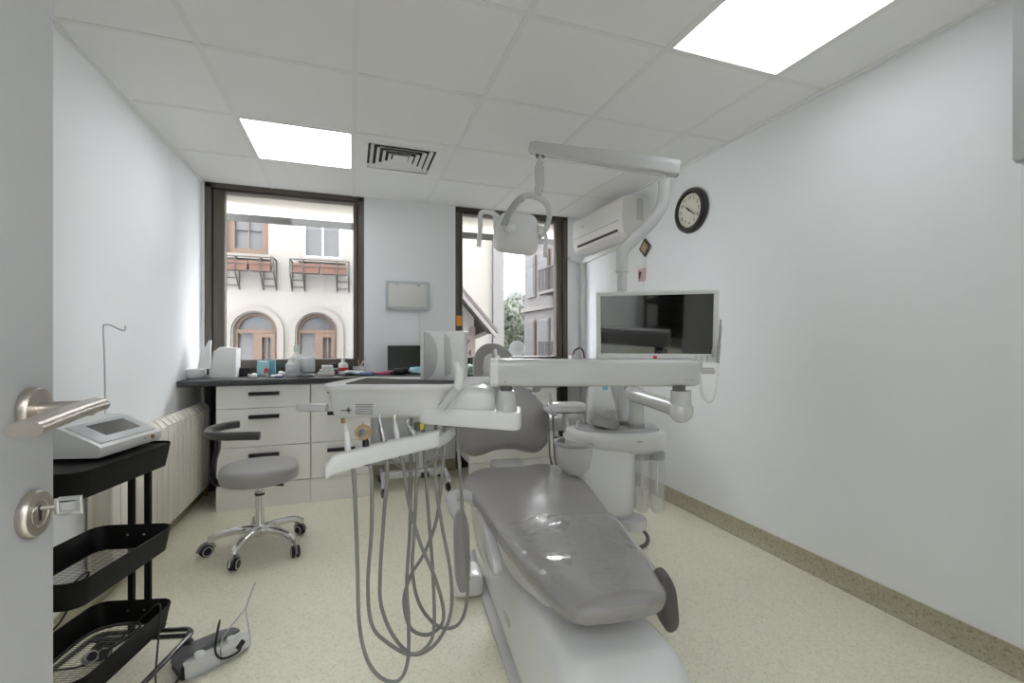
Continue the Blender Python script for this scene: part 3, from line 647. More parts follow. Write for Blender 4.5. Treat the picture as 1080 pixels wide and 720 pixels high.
p = Vector(cw((.01, -.01, .168))); MB().lathe([(0, -.02), (.014, -.018), (.019, -.006), (.019, .010), (.016, .016), (0, .017)], p, 18, (.5, -.6, .5)).build('body', G_PLAS, t)
MB().tube([p+Vector((.008, -.010, .008)), p+Vector((.014, -.016, .013))], .012, 14).build('face', BLACK, t)

# ================================================================== OUTSIDE
struct(MB().b2((-1.3, YB+.137, H-.045), (3.6, 4.73, H+.25)).build('trim_4', mat('soffit_beige', (0.759, 0.706, 0.647), .7, spec=.08)))
struct(MB().b2((-1.3, 4.70, 2.215), (3.6, 4.735, H-.045)).build('trim_5', mat('fascia_grey', (0.065, 0.065, 0.065), .6, spec=.08)))
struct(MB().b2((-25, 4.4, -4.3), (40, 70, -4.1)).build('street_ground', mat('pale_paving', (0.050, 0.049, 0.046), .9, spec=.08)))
struct(MB().b2((-1.3, YB+.28, -4.1), (3.6, 4.30, -.02)).build('wall_outer', OFFW))
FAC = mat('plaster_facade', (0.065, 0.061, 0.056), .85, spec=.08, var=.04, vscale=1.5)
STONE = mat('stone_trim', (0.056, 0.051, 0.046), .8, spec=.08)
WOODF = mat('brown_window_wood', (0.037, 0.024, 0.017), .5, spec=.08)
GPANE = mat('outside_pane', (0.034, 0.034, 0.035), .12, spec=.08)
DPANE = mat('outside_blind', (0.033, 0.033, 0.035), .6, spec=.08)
YF = 11.
t = thing('arched_building', 'pale plastered building with arched brown windows across the street, seen through the left window', 'building', (-4, YF+2, -4.1))

def hole_rect(x0, x1, z0, z1): return [(x0, z0), (x1, z0), (x1, z1), (x0, z1)]
def hole_arch(x0, x1, z0, zs, n=18):
    c, r = (x0+x1)/2, (x1-x0)/2
    return [(x0, z0), (x1, z0)]+[(c+r*math.cos(PI*k/n), zs+r*math.sin(PI*k/n)) for k in range(n+1)]
def wall_with_holes(outer, holes, y, depth):
    """solid wall in the XZ plane, pierced by the outlines in holes"""
    bm = bmesh.new(); ed = []
    for lp in [outer]+holes:
        vs = [bm.verts.new((a, y, b)) for a, b in lp]
        ed += [bm.edges.new((vs[i], vs[(i+1) % len(vs)])) for i in range(len(vs))]
    r = bmesh.ops.triangle_fill(bm, edges=ed, use_beauty=True)
    g = bmesh.ops.extrude_face_region(bm, geom=[f for f in bm.faces])
    bmesh.ops.translate(bm, vec=(0, depth, 0), verts=[v for v in g['geom'] if isinstance(v, bmesh.types.BMVert)])
    m = MB(); m.bm.free(); m.bm = bm; return m
def band(m, outline, w, y0, y1, closed=False):
    """moulding of width w that follows an outline in the XZ plane"""
    pts = [Vector((a, 0, b)) for a, b in outline]
    rings = []
    for i, p in enumerate(pts):
        d = (pts[min(i+1, len(pts)-1)]-pts[max(i-1, 0)]).normalized(); n = Vector((-d.z, 0, d.x))
        rings.append([p+Vector((0, y0, 0)), p+Vector((0, y1, 0)), p-n*w+Vector((0, y1, 0)), p-n*w+Vector((0, y0, 0))])
    m.loft(rings, True)
UW1 = (-2.4869, -1.6904); UW2 = (-1.0398, -0.2004)
zu0, zu1 = 2.9683, 4.234
A1 = (-2.3571, -1.5258); A2 = (-1.1345, -0.3103)
zs = 1.3218; za0 = -1.6
uw0 = (UW1[0]-2.4, UW1[0]-1.3); a0_ = (A1[0]-2.1, A1[0]-1.1)
arches = [A1, A2, (A2[0]+1.55, A2[1]+1.5)]; uppers = [UW1, UW2, (UW2[0]+1.75, UW2[1]+1.7)]
FR = 3.3285; COR = 3.6042
holes = [hole_arch(a, b, za0, zs) for a, b in arches[:2]]+[hole_rect(a, b, zu0, zu1) for a, b in uppers[:2]]
wall_with_holes([(-9, -4.1), (FR, -4.1), (FR, 9), (-9, 9)], holes, YF, .45).build('wall', FAC, t)
MB().b2((-9, YF+.45, -4.1), (COR, YF+7, 9)).build('core', G_DRK, t)
MB().b2((FR, YF-.12, -4.1), (COR, YF+.46, 9)).build('corner_pilaster', mat('grey_stone', (0.040, 0.038, 0.037), .8, spec=.08), t)
for a, b in arches[:2]:
    m = MB(); c, r = (a+b)/2, (b-a)/2+.03
    band(m, [(c+r, za0)]+[(c+r*math.cos(PI*k/20), zs+r*math.sin(PI*k/20)) for k in range(21)]+[(c-r, za0)], .11, YF-.07, YF+.02); m.build('arch_moulding', STONE, t)
    f = MB(); r = (b-a)/2; w = .065
    band(f, [(c+r-w, za0)]+[(c+(r-w)*math.cos(PI*k/20), zs+(r-w)*math.sin(PI*k/20)) for k in range(21)]+[(c-r+w, za0)], w, YF+.14, YF+.24)
    f.b2((a+.01, YF+.128, zs-.02), (b-.01, YF+.238, zs+.06)).b2((c-.05, YF+.132, za0), (c+.05, YF+.236, zs-.01)).b2((c+.03, YF+.12, za0), (c+.11, YF+.22, zs-.025)).b2((b-.13, YF+.12, za0), (b-.05, YF+.22, zs-.025)).b2((c+.10, YF+.122, zs-.11), (b-.12, YF+.218, zs-.027))
    f.b2((c+(b-c)*.5-.012, YF+.18, za0), (c+(b-c)*.5+.012, YF+.2, zs)).b2((c+.1, YF+.18, zs-.5), (b-.1, YF+.2, zs-.475))
    fo = f.build('window_frame', WOODF, t)
    pr = [(p, q) for p, q in hole_arch(a+.01, b-.01, za0, zs)]
    MB().prism(pr, 0, .02, Matrix.Translation((0, YF+.30, 0)) @ Matrix.Rotation(PI/2, 4, 'X')).build('pane', GPANE, fo)
for k, (a, b) in enumerate(uppers[:2]):
    f = MB(); w = .14 if k == 0 else .06
    f.b2((a, YF+.12, zu0), (a+w, YF+.22, zu1)).b2((b-w, YF+.12, zu0), (b, YF+.22, zu1)).b2((a+w, YF+.125, zu0+.002), (b-w, YF+.215, zu0+w)).b2(((a+b)/2-.012, YF+.15, zu0), ((a+b)/2+.012, YF+.2, zu1))
    fo = f.build('window_frame', WOODF if k == 0 else G_LITE, t)
    MB().b2((a+.01, YF+.28, zu0), (b-.01, YF+.30, zu1)).build('pane', GPANE, fo)
    MB().b2((a+.02, YF+.22, zu0+(.75 if k else .55)), (b-.02, YF+.26, zu1)).build('blind', DPANE, fo)
    MB().b2((a-.06, YF-.10, zu0-.10), (b+.06, YF+.3, zu0)).build('sill', STONE, t)
IRON = mat('dark_iron', (.018, .015, .014), .6, spec=.05)
for k, (ul, ur, lab) in enumerate(((-2.4783, -1.5258, 'iron window rack with reddish planter boxes under the upper left window outside'), (-1.2192, -0.0593, 'iron window rack with reddish planter boxes under the upper right window outside'))):
    a, b = ul, ur
    zt, zb = 2.8488, 2.2247
    r = thing('planter_rack', lab, 'planter', ((a+b)/2, YF-.25, zb))
    m = MB()
    for x in (a, a+.25, b-.25, b):
        m.tube([(x, YF-.02, zt), (x, YF-.45, zt), (x, YF-.45, zt-.28)], .016, 6).tube([(x, YF-.02, zb), (x, YF-.45, zt-.30)], .014, 6)
        m.tube([(x, YF-.05, zt), (x, YF-.05, zb)], .016, 6)
    for x0_ in (a, b-.25):
        for q in range(4): zz = zt-(zt-zb)*(q+.5)/4; m.tube([(x0_, YF-.05, zz), (x0_+.25, YF-.05, zz)], .010, 6)
    for zz in (zt, zt-.14, zt-.28): m.tube([(a, YF-.45, zz), (b, YF-.45, zz)], .013, 6)
    m.build('rack', IRON, r)
    n = 2; L = (b-a-.1)/n
    for q in range(n):
        px0 = a+.05+q*L
        MB().loft([[(px0+i0, YF-.40+j0, zt-.27+z) for i0, j0 in ((.03-e, -e), (L-.03+e, -e), (L-.03+e, .22+e), (.03-e, .22+e))] for z, e in ((0, 0), (.19, .025))]).build('planter_box', mat('terracotta', (0.040, 0.020, 0.014), .7, spec=.08), r)
# timber gable in the gap left of the right-hand window
YG = 8.
ex, ez = 2.5297, 1.3475; ix, iz = 1.8897, 2.0713
dx, dz = (ex-ix), (iz-ez); rx, rz_ = ix-dx*.6, iz+dz*.6
t = thing('timber_house', 'small timber house with steep overhanging roof seen through the right-hand window', 'house', (rx, YG+1, -4.1))
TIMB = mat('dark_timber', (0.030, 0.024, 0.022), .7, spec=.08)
m = MB()
lx = 2*rx-ex
for s, e in ((1, ex), (-1, lx)):
    m.loft([[(rx, y, rz_), (e, y, ez), (e, y, ez-.08), (rx, y, rz_-.10)] for y in (YG, YG+2.2)])
m.build('roof', mat('roof_tile', (0.022, 0.018, 0.017), .8, spec=.08), t)
m = MB(); m.loft([[(rx, y, rz_-.10), (ex-.02, y, ez-.085), (ex-.04, y, ez-.16), (rx, y, rz_-.2)] for y in (YG-.02, YG+.05)]); m.loft([[(rx, y, rz_-.10), (lx+.02, y, ez-.085), (lx+.04, y, ez-.16), (rx, y, rz_-.2)] for y in (YG-.02, YG+.05)]); m.build('barge_board', mat('pale_board', (0.040, 0.036, 0.035), .7, spec=.08), t)
wl = (ex-rx)*.70
wall_with_holes([(rx-wl, -4.1), (rx+wl, -4.1), (rx+wl, ez+(ex-rx-wl)*dz/dx-.12), (rx, rz_-.12), (rx-wl, ez+(ex-rx-wl)*dz/dx-.12)], [], YG+.55, 1.4).build('wall', mat('house_wall', (0.060, 0.056, 0.054), .85, spec=.08), t)
m = MB()
for (xa, za, xb, zb_) in ((rx-wl, ez-.15, rx+wl, ez-.15), (rx-wl, ez-.75, rx+wl, ez-.75), (rx+wl*.95, ez+.05, rx+wl*.95, -1.2), (rx+wl*.55, ez+.25, rx+wl*.55, ez-.75), (rx+wl*.15, ez+.5, rx+wl*.15, ez-.75), (rx+wl*.15, ez-.70, rx+wl*.55, ez-.2), (rx+wl*.55, ez-.70, rx+wl*.95, ez-.2), (rx+wl*.55, ez-.2, rx+wl*.95, ez-.70)):
    m.tube([(xa, YG+.53, za), (xb, YG+.53, zb_)], 1, sec=ring2(.05, .05, 8, 8))
m.build('timber_frame', TIMB, t)
m = MB()
for k in range(3): m.tube([(rx+wl, YG+.5, ez-.15-.3*k*0), (ex-.12, YG+.3+.8*k*.5, ez-.05)], .04, 6)
m.build('brackets', TIMB, t)
# buildings along the street on the right
t = thing('street_building', 'pale tall building with many windows receding along the street, right part of the right window', 'building', (10, 18, -4.1))
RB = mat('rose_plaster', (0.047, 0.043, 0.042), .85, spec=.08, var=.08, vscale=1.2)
MB().b2((8.2, 14.5, -4.1), (14, 21.5, 6.6)).build('wall', RB, t)
MB().b2((7.9, 14.3, 6.3), (14.2, 21.7, 6.75)).b2((8.05, 14.4, 2.55), (8.2, 21.6, 2.75)).b2((8.05, 14.4, -.5), (8.2, 21.6, -.3)).build('cornice', STONE, t)
for zi, z in enumerate((-3.0, .25, 3.3)):
    for k in range(4):
        y = 15.2+1.6*k
        f = MB().b2((8.10, y-.08, z-.08), (8.22, y+.98, z+1.88)).build('window_frame', mat('pale_frame', (0.053, 0.050, 0.048), .7, spec=.08) if (zi+k) % 2 else WOODF, t)
        MB().b2((8.08, y, z), (8.12, y+.9, z+1.8)).build('pane', mat('dusk_pane', (0.017, 0.017, 0.018), .6, spec=.08), f)
    if zi:
        MB().b2((7.6, 15.0, z-.18), (8.2, 18.3, z-.06)).build('balcony_slab', STONE, t)
        m = MB()
        for k in range(24): m.b2((7.62, 15.02+k*.14, z-.06), (7.65, 15.05+k*.14, z+.85))
        m.b2((7.6, 15.0, z+.85), (7.67, 18.3, z+.9)); m.build('balcony_rail', IRON, t)
t = thing('far_building', 'far pale building with a small dome at the end of the street', 'building', (14, 38, -4.1))
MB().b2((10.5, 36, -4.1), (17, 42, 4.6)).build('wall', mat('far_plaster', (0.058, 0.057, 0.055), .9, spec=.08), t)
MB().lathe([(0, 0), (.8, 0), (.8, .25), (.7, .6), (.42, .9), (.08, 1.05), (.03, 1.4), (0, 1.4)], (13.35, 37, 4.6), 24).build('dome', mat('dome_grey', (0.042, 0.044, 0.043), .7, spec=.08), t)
def tree(x, y, zc, s, lab, seed):
    rnd = random.Random(seed)
    t = thing('street_tree', lab, 'tree', (x, y, -4.1), 0, 'trees at the end of the street')
    m = MB().tube([(x, y, -4.1), (x+.1, y, -2), (x, y, zc)], [.22, .10], 10, 4)
    for k in range(7):
        a = k*.9; m.tube([(x, y, zc-1.8+.25*k), (x+math.cos(a)*s*.6, y+math.sin(a)*s*.6, zc-.6+.25*k)], [.07, .02], 6)
    m.build('trunk', mat('bark', (.16, .12, .09), .9), t)
    m = MB()
    for k in range(2600):
        d = Vector((rnd.gauss(0, 1), rnd.gauss(0, 1), rnd.gauss(0, 1))).normalized()*s*(rnd.random()**.4)
        c = Vector((x, y, zc))+Vector((d.x, d.y, d.z*1.15))+noise.noise_vector(d*1.3)*.5
        u = Vector((rnd.gauss(0, 1), rnd.gauss(0, 1), rnd.gauss(0, 1))).normalized(); w = u.orthogonal().normalized(); q = .09+.07*rnd.random()
        m.bm.faces.new([m.bm.verts.new(c+u*q), m.bm.verts.new(c+w*q*.6), m.bm.verts.new(c-u*q), m.bm.verts.new(c-w*q*.6)])
    m.build('crown', mat('leaf_green', (0.027, 0.032, 0.020), .7, spec=.08, var=.35, vscale=1.5), t)
tree(8.6, 24.5, 1.6, 1.9, 'green leafy street tree, taller and nearer, in the middle of the right window', 3)
tree(11.2, 30.0, .2, 1.8, 'green leafy street tree, lower and farther, behind the nearer one', 5)
x, z = 1.8124, 1.0362
t = thing('round_dish', 'white round dish standing outside the right-hand window', 'dish', (x, 5.0, z-.12))
MB().lathe([(0, 0), (.05, .004), (.088, .022), (.092, .024), (.088, .030), (.05, .010), (0, .006)], (x, 5.0, z), 36, (-.25, -1, .1)).build('dish', mat('dish_white', (0.088, 0.087, 0.086), .5, spec=.08), t)
MB().tube([(x, 5.02, z), (x, 5.08, z-.06), (x, 5.08, z-.9), (x, 4.3, z-.98)], .012, 8).build('stem', G_LITE, t)

# ================================================================== DENTAL CHAIR (patient's feet towards the doorway)
CX, CY_, CRZ = .728, 1.60, R(-5.4)
chair = thing('dental_chair', 'grey upholstered dental chair with white base, foot end under clear film', 'dental chair', (CX, CY_, 0), CRZ, None, True)
def sm_interp(tab, y):
    for (a, b) in zip(tab, tab[1:]):
        if y <= b[0]:
            t = (y-a[0])/(b[0]-a[0]) if b[0] > a[0] else 0; t = max(0, min(1, t)); s = t*t*(3-2*t)*.5+t*.5
            return [p+(q-p)*s for p, q in zip(a, b)]
    return list(tab[-1])
PAD = [  # distance along the chair, half width, top height, thickness
    (-.574, .070, .442, .060), (-.568, .108, .446, .070), (-.550, .134, .449, .074), (-.51, .153, .451, .075), (-.43, .174, .453, .074), (-.30, .200, .458, .078), (-.10, .228, .474, .086),
    (.10, .248, .488, .096), (.28, .268, .503, .105), (.42, .282, .512, .112), (.50, .272, .510, .107), (.56, .245, .502, .094), (.60, .205, .490, .070), (.618, .150, .477, .038)]
def pad_rings(y0, y1, n, grow=0., wav=0.):
    out = []
    for k in range(n+1):
        y = y0+(y1-y0)*k/n; _, w, zt, th = sm_interp(PAD, y)
        dip = .014*math.exp(-((y-.60)/.08)**2)           # hollow at the hip end
        r = []
        for x, z in ring2(w+grow, th/2+grow, 3.2, 36):
            crown = (1-(x/(w+grow))**2)*.010-dip*max(0, 1-(x/.12)**2) if z > 0 else 0
            wv = wav*noise.noise(Vector((x*14, y*11, z*14))) if wav else 0
            lean = max(0, min(1, (-.48-y)/.10))*.024*(z/(th/2+grow))      # the foot end slopes back underneath
            r.append((x*(1+wv*2), y-lean+wv, zt-th/2+z+crown+wv))
        out.append(r)
    return out
MB().loft(pad_rings(-.574, .618, 72)).build('seat_pad', G_VIN, chair, sharp=60)
fr = pad_rings(-.540, -.06, 60, .0040, .006)
m = MB(); m.loft(fr, cap=False); m.build('clear_cover', FILM, chair, sharp=60)['label'] = 'clear plastic film sleeve over the foot end'
MB().tube(fr[-1], .0013, 6, close=True).build('cover_hem', CLRPL, chair)
# frame under the pad
m = MB()
m.loft([[(x, y, .365+z) for x, z in ring2(w, .032, 4, 24)] for y, w in ((-.40, .08), (-.36, .12), (-.15, .165), (.1, .20), (.4, .215), (.53, .19), (.55, .15))])
m.build('seat_frame', W_ENAM, chair)
for s in (-1, 1):
    m = MB(); out = [(-.13, .345), (-.11, .315), (.0, .285), (.14, .272), (.22, .275), (.29, .30), (.36, .36), (.405, .42), (.395, .445), (.30, .452), (.14, .435), (.0, .412), (-.10, .385)]
    m.prism(out, -.018, .018, Matrix.Translation((s*.243, 0, 0)) @ Matrix.Rotation(PI/2, 4, 'Z') @ Matrix.Rotation(PI/2, 4, 'X'), .008)
    m.build('side_bracket', W_ENAM, chair)
m = MB()
m.loft([[(x, y, z0+z) for x, z in ring2(w, h, 4, 28)] for y, w, z0, h in ((-.33, .10, .28, .03), (-.28, .13, .275, .06), (-.1, .145, .27, .08), (.2, .15, .26, .09), (.45, .14, .24, .10), (.6, .12, .20, .10), (.64, .09, .18, .08))])
m.build('lift_cover', W_PLAS, chair)
# base cover: a long shell, high and broad at the foot end
def shell_ring(y, wb, wt, zt, n=36):
    r = []
    for x, z in ring2(1, 1, 4.6, n):
        h = (z+1)/2; w = wb+(wt-wb)*h**1.3
        r.append((x*w, y, .004+h*zt))
    return r
SH = [(-.790, .12, .08, .13), (-.783, .155, .115, .165), (-.75, .185, .142, .205), (-.68, .200, .162, .246), (-.585, .209, .174, .291), (-.560, .210, .176, .304), (-.50, .212, .178, .308), (-.35, .212, .176, .305), (-.20, .210, .168, .290), (.0, .206, .155, .250), (.2, .204, .15, .20), (.4, .204, .15, .165), (.60, .204, .155, .150), (.70, .198, .15, .14), (.74, .17, .12, .10)]
m = MB(); m.loft([shell_ring(*[a+(b-a)*t for a, b in zip(SH[i], SH[i+1])]) for i in range(len(SH)-1) for t in (0, .5)]+[shell_ring(*SH[-1])])
bs = m.build('base_cover', W_PLAS, chair, sharp=34)
m = MB(); m.loft([[(x, y, .012+z) for x, z in ring2(w, .012, 6, 24)] for y, w in ((-.70, .15), (-.66, .20), (-.3, .222), (.3, .226), (.72, .215), (.76, .18))]); m.build('floor_plate', W_ENAM, chair)
MB().box((-.275, .40, .05), (.13, .17, .09), .025, 4).build('floor_box', W_PLAS, chair)
MB().box((-.2065, -.10, .155), (.004, .09, .022), .001, rx=-.15).build('maker_badge', G_LITE, bs)
# backrest, tilted back
BO = Matrix.Translation((-.035, .645, .548)) @ Matrix.Rotation(R(-27), 4, 'X')
right = [(0, .028), (.06, .022), (.12, .004), (.175, 0), (.222, .03), (.25, .08), (.264, .145), (.252, .22), (.215, .285), (.165, .335), (.118, .385), (.085, .44), (.06, .475), (.025, .49)]
outl = [Vector((x, 0, z)) for x, z in right]+[Vector((-x, 0, z)) for x, z in right[:0:-1]]
outl = catmull(outl+[outl[0]], 4)[:-1]
cen = Vector((0, 0, .20))
m = MB(BO)
m.loft([[(cen.x+(p.x-cen.x)*s, dy, cen.z+(p.z-cen.z)*s) for p in outl] for s, dy in ((.90, .050), (.97, .045), (1, .022), (1.0, -.005), (.975, -.024), (.92, -.036), (.80, -.046), (.55, -.053), (.25, -.056), (.02, -.057))])
m.build('backrest', G_VIN, chair, (0, 0, 0), 60)
m = MB(BO); m.loft([[(cen.x+(p.x-cen.x)*s, dy, cen.z+(p.z-cen.z)*s) for p in outl] for s, dy in ((.86, .05), (.9, .07), (.8, .095), (.5, .105))])
m.build('backrest_shell', W_PLAS, chair, (0, 0, 0), 60)
MB().box((-.035, .60, .478), (.155, .16, .075), .012).build('back_hinge', W_ENAM, chair)
m = MB(BO).tube([(0, .03, .44), (0, .035, .52), (0, .03, .60)], 1, sec=ring2(.04, .010, 4, 14)); m.build('headrest_bar', STEEL, chair, (0, 0, 0))
HO = Matrix.Translation((-.025, 1.02, .955)) @ Matrix.Rotation(R(-18), 4, 'X')
arc = [(-.085, 0, -.055), (-.092, 0, .02), (-.078, 0, .088), (-.042, 0, .125), (0, 0, .135), (.042, 0, .125), (.078, 0, .088), (.092, 0, .02), (.085, 0, -.055)]
m = MB(HO).tube(arc, 1, sec=ring2(.031, .020, 6, 20), sm=5, up=(0, 1, 0)); m.build('headrest', G_VIN, chair, (0, 0, 0), 60)
MB(HO).loft([[(x*s, dy, .02+z*s) for x, z in ring2(.075, .09, 3, 24)] for s, dy in ((.85, .02), (1, .01), (1, -.004), (.8, -.012), (.05, -.014))]).build('headrest_insert', W_PLAS, chair, (0, 0, 0), 60)
# armrests, both swung down
a = MB().tube([(-.235, .30, .43), (-.30, .31, .465), (-.352, .275, .470), (-.355, .225, .45), (-.335, .18, .40)], [.028, .026, .028, .024, .020], 14, 5).build('arm_bracket', W_ENAM, chair)
MB().loft([[(-.333+x*w, .135+y*w+(.03-.06*k/12), .45-.285*k/12) for x, y in ring2(.031, .045, 3, 20)] for k in range(13) for w in [max(.25, (1-abs((k-6)/6.3)**4))**.6]]).build('armrest_pad', G_VIN, chair)
b = MB().tube([(.235, .20, .40), (.288, .10, .38), (.298, -.05, .345), (.290, -.25, .31)], [.026, .024, .022, .020], 14, 5).build('arm_bracket', W_ENAM, chair)
MB().loft([[(.288+x*w, -.290-.03*k/12+y*w, .352-.165*k/12+.2*y*w) for x, y in ring2(.030, .050, 3, 20)] for k in range(13) for w in [max(.3, (1-abs((k-6)/6.3)**4))**.6]]).build('armrest_pad', G_DRK, chair)

# ================================================================== SPITTOON UNIT with the light pole, beside the chair
YW = R(-19.33)                       # the unit and its arms are turned this much from the room
def U(): return MB().at((0, 0, 0), YW)
def uw(p): return tuple(Matrix.Rotation(YW, 4, 'Z') @ Vector(p))
sp = thing('spittoon_unit', 'white spittoon unit with clear filter canisters right of the dental chair', 'spittoon', uw((.44, 2.24, 0)))
m = U(); m.loft([[(.435+dx+x, 2.26+y, z) for x, y in ring2(w, d, 3.4, 32)] for z, w, d, dx in ((.285, .10, .09, .02), (.29, .125, .11, .02), (.33, .15, .13, .01), (.45, .16, .14, 0), (.56, .165, .145, 0), (.62, .175, .15, 0), (.66, .18, .15, 0))]); m.build('body', W_PLAS, sp, sharp=60)
m = U(); m.loft([[(.505+dx+x, 2.25+y, z) for x, y in ring2(w, d, 3.0, 40)] for z, w, d, dx in ((.585, .10, .08, .10), (.60, .17, .12, .06), (.63, .222, .15, .01), (.665, .236, .16, 0), (.690, .236, .16, 0), (.700, .228, .152, 0))]); m.build('top_housing', W_PLAS, sp, sharp=60)
m = U(); m.loft([[(.515+x, 2.26+y, z) for x, y in ring2(w, d, 2.6, 40)] for z, w, d in ((.699, .205, .130), (.708, .20, .126), (.714, .185, .112), (.7145, .02, .01))]); m.build('top_tray', mat('glossy_grey', (.50, .50, .51), .12, coat=.5), sp, sharp=60)
m = U(); m.ell((.655, 2.235, .708), (.055, .05, .026), 20); m.build('cap', G_LITE, sp)
m = U(); m.lathe([(0, .50), (.05, .505), (.078, .54), (.090, .60), (.094, .648), (.088, .648), (.083, .60), (.070, .55), (.04, .525), (0, .522)], (.300, 2.17, 0), 36); m.build('bowl', W_ENAM, sp)
m = U(); m.tube([(.300+.093*math.cos(R(a)), 2.17+.093*math.sin(R(a)), .650) for a in range(0, 360, 12)], .010, 10, close=True); m.build('bowl_rim', G_PLAS, sp)
m = U(); m.tube([(.34, 2.27, .64), (.335, 2.27, .72), (.32, 2.24, .735), (.31, 2.20, .72)], .006, 10, 5); m.build('rinse_spout', CHROME, sp)
for cx in (.612, .683):
    m = U(); m.lathe([(0, .325), (.024, .327), (.033, .345), (.035, .40), (.035, .585), (.0325, .585), (.0325, .40), (.030, .348), (.022, .333), (0, .331)], (cx, 2.155, 0), 28)
    f = m.build('filter_canister', CLRPL, sp)
    m = U(); m.lathe([(0, .575), (.038, .575), (.038, .605), (0, .605)], (cx, 2.155, 0), 28); m.build('canister_cap', G_PLAS, f)
    m = U(); m.lathe([(0, .40), (.006, .40), (.006, .58), (0, .58)], (cx, 2.155, 0), 10); m.build('inner_tube', W_PLAS, f)
m = U(); m.box((.52, 2.19, .672), (.002, .002, .002)); m.bm.clear(); m.box((.585, 2.092, .668), (.028, .004, .007), .001); m.build('nameplate', G_PLAS, sp)
m = U(); m.lathe([(0, .245), (.075, .245), (.08, .262), (.078, .29), (0, .29)], (.56, 2.18, 0), 28); m.build('bottom_cap', W_ENAM, sp)
m = U(); m.box((.36, 2.28, .15), (.16, .13, .30), .02, 3); m.box((.18, 2.36, .10), (.36, .10, .09), .02, 3); m.build('mounting_leg', W_ENAM, sp)
pp = (1.6173, 2.3405, 0); p2 = (1.596, 2.2085, 0); p3 = (1.5153, 2.1223, 0)
MB().tube([uw((.54, 2.20, .26)), (pp[0], pp[1]+.05, .06), (pp[0]+.02, pp[1], .012), (p2[0], p2[1], .012), (p3[0], p3[1], .012), (p3[0]-.12, p3[1]-.02, .012)], .010, 10, 6).build('drain_hose', mat('brown_hose', (.14, .12, .09), .5), sp)
# assistant's instrument arm
m = U(); m.tube([(.33, 2.38, .58), (.30, 2.42, .62), (.285, 2.44, .70), (.292, 2.44, .76)], .018, 14, 5); ar = m.build('assistant_arm', W_ENAM, sp)
m = U(); m.loft([[(.29+x, y, .778+z) for x, z in ring2(w, h, 4, 20)] for y, w, h in ((2.36, .085, .015), (2.38, .105, .026), (2.46, .105, .028), (2.50, .09, .016))]); m.box((.20, 2.39, .765), (.08, .05, .026), .01, ry=.5); m.build('instrument_rest', W_ENAM, ar)
m = U(); m.tube([(.205, 2.40, .79), (.200, 2.405, .86)], [.011, .006], 12); m.build('suction_tip', G_LITE, ar)
for k, q in enumerate((.19, .215)):
    m = U(); m.tube([(q, 2.40, .75), (q+.005, 2.40, .62), (q+.02, 2.42, .48), (q+.08, 2.36, .40), (q+.16, 2.30, .42)], .0055, 8, 6); m.build('suction_hose', G_HOSE, ar)
t = thing('water_jug', 'white plastic container with pale blue mark standing on the spittoon unit', 'container', uw((.452, 2.31, .7148)))
m = U(); m.loft([[(.452+dx+x, 2.31+y, .7148+z) for x, y in ring2(w, d, 4, 24)] for z, w, d, dx in ((0, .070, .05, 0), (.006, .076, .055, 0), (.10, .070, .053, -.004), (.185, .054, .045, -.012), (.20, .045, .04, -.014))]); m.build('body', W_PLAS, t, sharp=60)
m = U(); m.box((.462, 2.262, .7148+.182), (.028, .006, .018), .002); m.build('blue_mark', mat('sky_blue', (.22, .55, .68), .5), t)
t = U().box((.435, 2.185, .757), (.118, .085, .062), .012, 5).crumple(.026, 13, 21); t = t.build('crumpled_film', FOIL); tag(t, 'crumpled grey film bundle lying on top of the spittoon unit', 'film')
t.location.z = .7145

# ================================================================== OPERATING LIGHT on its bent pole
ol = thing('operating_light', 'white overhead operating light on a bent pole above the dental chair', 'operating light', uw((.553, 2.3, .712)))
m = U(); m.lathe([(0, .7135), (.042, .7135), (.044, .72), (.042, .735), (.026, .74), (0, .74)], (.553, 2.3, 0), 28); m.build('pole_base', G_PLAS, ol)
m = U(); m.tube([(.553, 2.3, .735), (.553, 2.3, 1.49)], .0235, 20); m.build('lower_pole', W_ENAM, ol)
m = U(); m.tube([(.553, 2.3, 1.488), (.553, 2.3, 1.54), (.556, 2.3, 1.578), (.585, 2.3, 1.615), (.69, 2.3, 1.715), (.742, 2.3, 1.79), (.762, 2.3, 1.85), (.767, 2.3, 1.935)], .0285, 20, 7); m.lathe([(.0255, 1.475), (.031, 1.478), (.031, 1.488), (.0255, 1.491)], (.553, 2.3, 0), 24); m.build('bent_pole', W_ENAM, ol, sharp=50)
m = U(); m.tube([(.767, 2.3, 1.93), (.767, 2.3, 1.985)], .013, 16); m.build('swivel_pin', CHROME, ol)
A, B = Vector((.838, 2.285, 1.990)), Vector((.098, 2.50, 2.187)); d = (B-A).normalized()
m = U(); m.tube([A, A+d*.006, A+d*.03, A+d*.30, B-d*.30, B-d*.03, B-d*.006, B], [.032, .037, .040, .040, .034, .033, .028, .022], sec=[(x, y) for x, y in ring2(.95, 1.0, 5, 20)], up=(0, 0, 1)); m.build('spring_arm', W_ENAM, ol)
m = U(); m.box((.79, 2.30, 1.972), (.09, .035, .012), .003, ry=.26); m.box((.154, 2.485, 2.138), (.05, .03, .022), .004); m.build('pivot_bracket', G_DRK, ol)
m = U(); m.tube([(.152, 2.48, 2.14), (.150, 2.48, 2.10)], .011, 14); m.tube([(.150, 2.48, 2.10), (.147, 2.475, 2.05), (.148, 2.46, 1.97), (.135, 2.43, 1.905)], [.017, .024, .024, .018], 16, 5); m.build('drop_arm', W_ENAM, ol)
